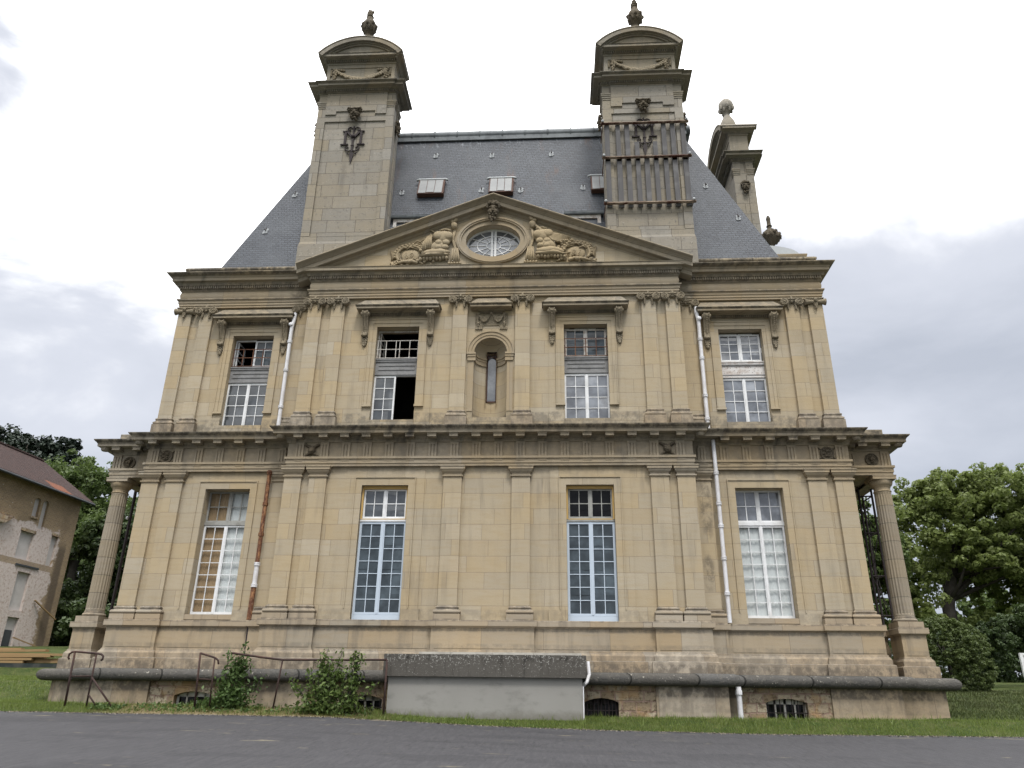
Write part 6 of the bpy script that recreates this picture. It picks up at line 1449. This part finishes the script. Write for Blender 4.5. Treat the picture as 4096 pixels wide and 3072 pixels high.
tree('broadleaf_tree', 'tree seen through the iron lattice between the right corner pilaster and column', 'tree', (18.6, 24, 2.9), 3.5, .25, rnd_blobs((18.9, 24, 9.3), (2.4, 2.2, 4.0), 9, 35), 24000, .12, 'leaf_mid', 36, flat=.3)
for k, (lx, lab) in enumerate(((19, 'young green tree filling the view left of the plane tree trunk'), (24.5, 'green tree standing straight behind the plane tree trunk'), (30, 'green tree behind and right of the plane tree trunk'), (36, 'green tree behind the second plane tree at the right edge'))):
    tree('broadleaf_tree', lab, 'tree', (lx, 42, 3.8), 2, .2, rnd_blobs((lx, 42, 7.2+.5*(k % 2)), (3.6, 2.4, 3.2), 9, 70+k), 13000, .17, 'leaf_mid', 80+k, flat=.3, limbs=5)
tree('boxwood_bush', 'rounded clipped boxwood bush right of the porch pedestal', 'bush', (15.9, 8.0, 2.35), .6, .08, [((15.85, 8, 3.45), (1.46, 1.3, 1.42)), ((15.7, 8, 3.55), (1.25, 1.1, 1.25))], 60000, .034, 'leaf_box', 41, flat=.2, limbs=3, inner=.93, clump=.12)
tree('shrub', 'dark shrub with small leaves right of the clipped boxwood bush', 'bush', (18.6, 11.5, 2.6), .8, .08, rnd_blobs((18.7, 11.5, 3.9), (1.7, 1.4, 1.35), 8, 43), 20000, .055, 'leaf_dark', 42, flat=.2, limbs=4)
tree('shrub', 'tall dark shrub behind the white board at the right edge', 'bush', (21.8, 12.5, 2.7), .8, .08, rnd_blobs((21.6, 12.5, 4.3), (2.0, 1.4, 1.8), 8, 45), 20000, .06, 'leaf_dark', 44, flat=.2, limbs=4)
tree('shrub', 'dark undergrowth shrub below the plane tree trunk', 'bush', (21.5, 19, 3.0), .8, .08, [((19+1.9*i, 19+.4*(i % 2), 4.0+.25*sin(i*1.7)), (1.5, 1.0, 1.15)) for i in range(6)], 24000, .08, 'leaf_dark', 46, flat=.2, limbs=5)
# board at the right edge
s_ = thing('notice_board', 'white framed board on posts at the right edge of the lawn', 'sign', (18.9, 8.0, 2.4))
b = MB(); b.box(18.40, 19.9, 8.0, 8.04, 2.95, 3.66); b.build('board', 'white_panel', s_)
b = MB()
for x0, x1, z0, z1 in ((18.36, 18.46, 2.9, 3.7), (19.84, 19.94, 2.9, 3.7), (18.46, 19.84, 3.62, 3.7), (18.46, 19.84, 2.9, 2.98)): b.box(x0, x1, 7.97, 8.06, z0, z1)
b.build('frame', 'white_paint', s_)
for x in (18.55, 19.75): MB().box(x-.04, x+.04, 8.05, 8.12, 2.0, 3.6).build('post', 'grey_wood', s_)

# ---- plants against the plinth
def stems(name, label, stemlist, leaf, size, per, seed, cat='plant', extra=None):
    rg = np.random.default_rng(seed); x0, y0, z0 = stemlist[0][0]; t = thing(name, label, cat, (x0, y0, z0)); b = MB(); P = []
    for pts in stemlist:
        b.tube(pts, [.014]*(len(pts)-1)+[.006], 5); pv = [np.array(p) for p in pts]
        for i in range(len(pv)-1):
            k = int(per*np.linalg.norm(pv[i+1]-pv[i])); u = rg.random((k, 1)); P.append(pv[i]*(1-u)+pv[i+1]*u+rg.normal(0, .07, (k, 3))*np.array([1, .8, .7]))
    if extra is not None:
        for c, r, n in extra: P.append(np.array(c)+rg.normal(0, .5, (n, 3))*np.array(r))
    P = np.concatenate(P); P = P[P[:, 2] > z0-.05]
    b.build('stem', 'bark', t, smooth=True); V, F = leaves(P, size, rg, .6, None, .5); npmesh('foliage', V, F, leaf, t); return t
zb = 1.54; rr = random.Random(3)
st = [[(-6.1+rr.uniform(-.3, .25), -1.5, zb), (-6.15+rr.uniform(-.3, .2), -1.5, 2.2), (-6.15+rr.uniform(-.25, .25), -1.52, rr.uniform(2.45, 2.95))] for i in range(7)] + [[(-6.1, -1.5, zb), (-6.05, -1.5, 2.3), (-6.0, -1.5, 3.1)], [(-5.9, -1.5, 1.8), (-5.6, -1.5, 2.1), (-5.42, -1.5, 2.3)]]
stems('climbing_plant', 'tall leafy vine growing up against the plinth over the cellar window', st, 'leaf_vine', .055, 75, 51, extra=[((-6.2, -1.5, 1.85), (.45, .22, .28), 900), ((-6.1, -1.5, 2.45), (.28, .15, .3), 260), ((-6.5, -1.55, 1.68), (.5, .2, .10), 420)])
st = []
for i in range(15):
    x = -3.75+rr.uniform(-.35, .85); st.append([(x*.6-1.36, -1.95, zb-.05), (x, -1.95, 2.1), (x+rr.uniform(-.2, .25), -1.95, rr.uniform(2.4, 2.98))])
st += [[(-3.9, -1.95, zb), (-4.3, -1.95, 1.95), (-4.62, -1.95, 2.28)], [(-3.1, -1.95, zb), (-2.75, -1.95, 1.85), (-2.4, -1.95, 2.2)], [(-3.9, -1.95, zb), (-4.2, -1.95, 1.85), (-4.45, -1.95, 2.05)]]
stems('leafy_bush', 'leafy bush with yellow green shoots in front of the long rusty railing', st, 'leaf_fresh', .058, 46, 52, 'bush', [((-3.6, -1.9, 1.85), (.62, .25, .34), 750), ((-3.5, -1.9, 2.3), (.5, .2, .25), 330), ((-3.7, -1.95, 1.58), (.9, .22, .12), 420)])
w_ = scatter(700, -8.6, -5.4, -2.0, -1.2) + scatter(350, -9.6, -8.8, -2.0, -1.6) + scatter(300, -5.2, -2.6, -2.0, -1.3)
P = np.array(w_)+np.abs(rng.normal(0, 1, (len(w_), 3)))*np.array([0, 0, .045]); V, F = leaves(P, .045, rng, .8, None, .5)
tag(npmesh('ground_weeds', V, F, 'leaf_vine'), 'low weeds spreading at the foot of the left plinth', 'weeds', kind='stuff')
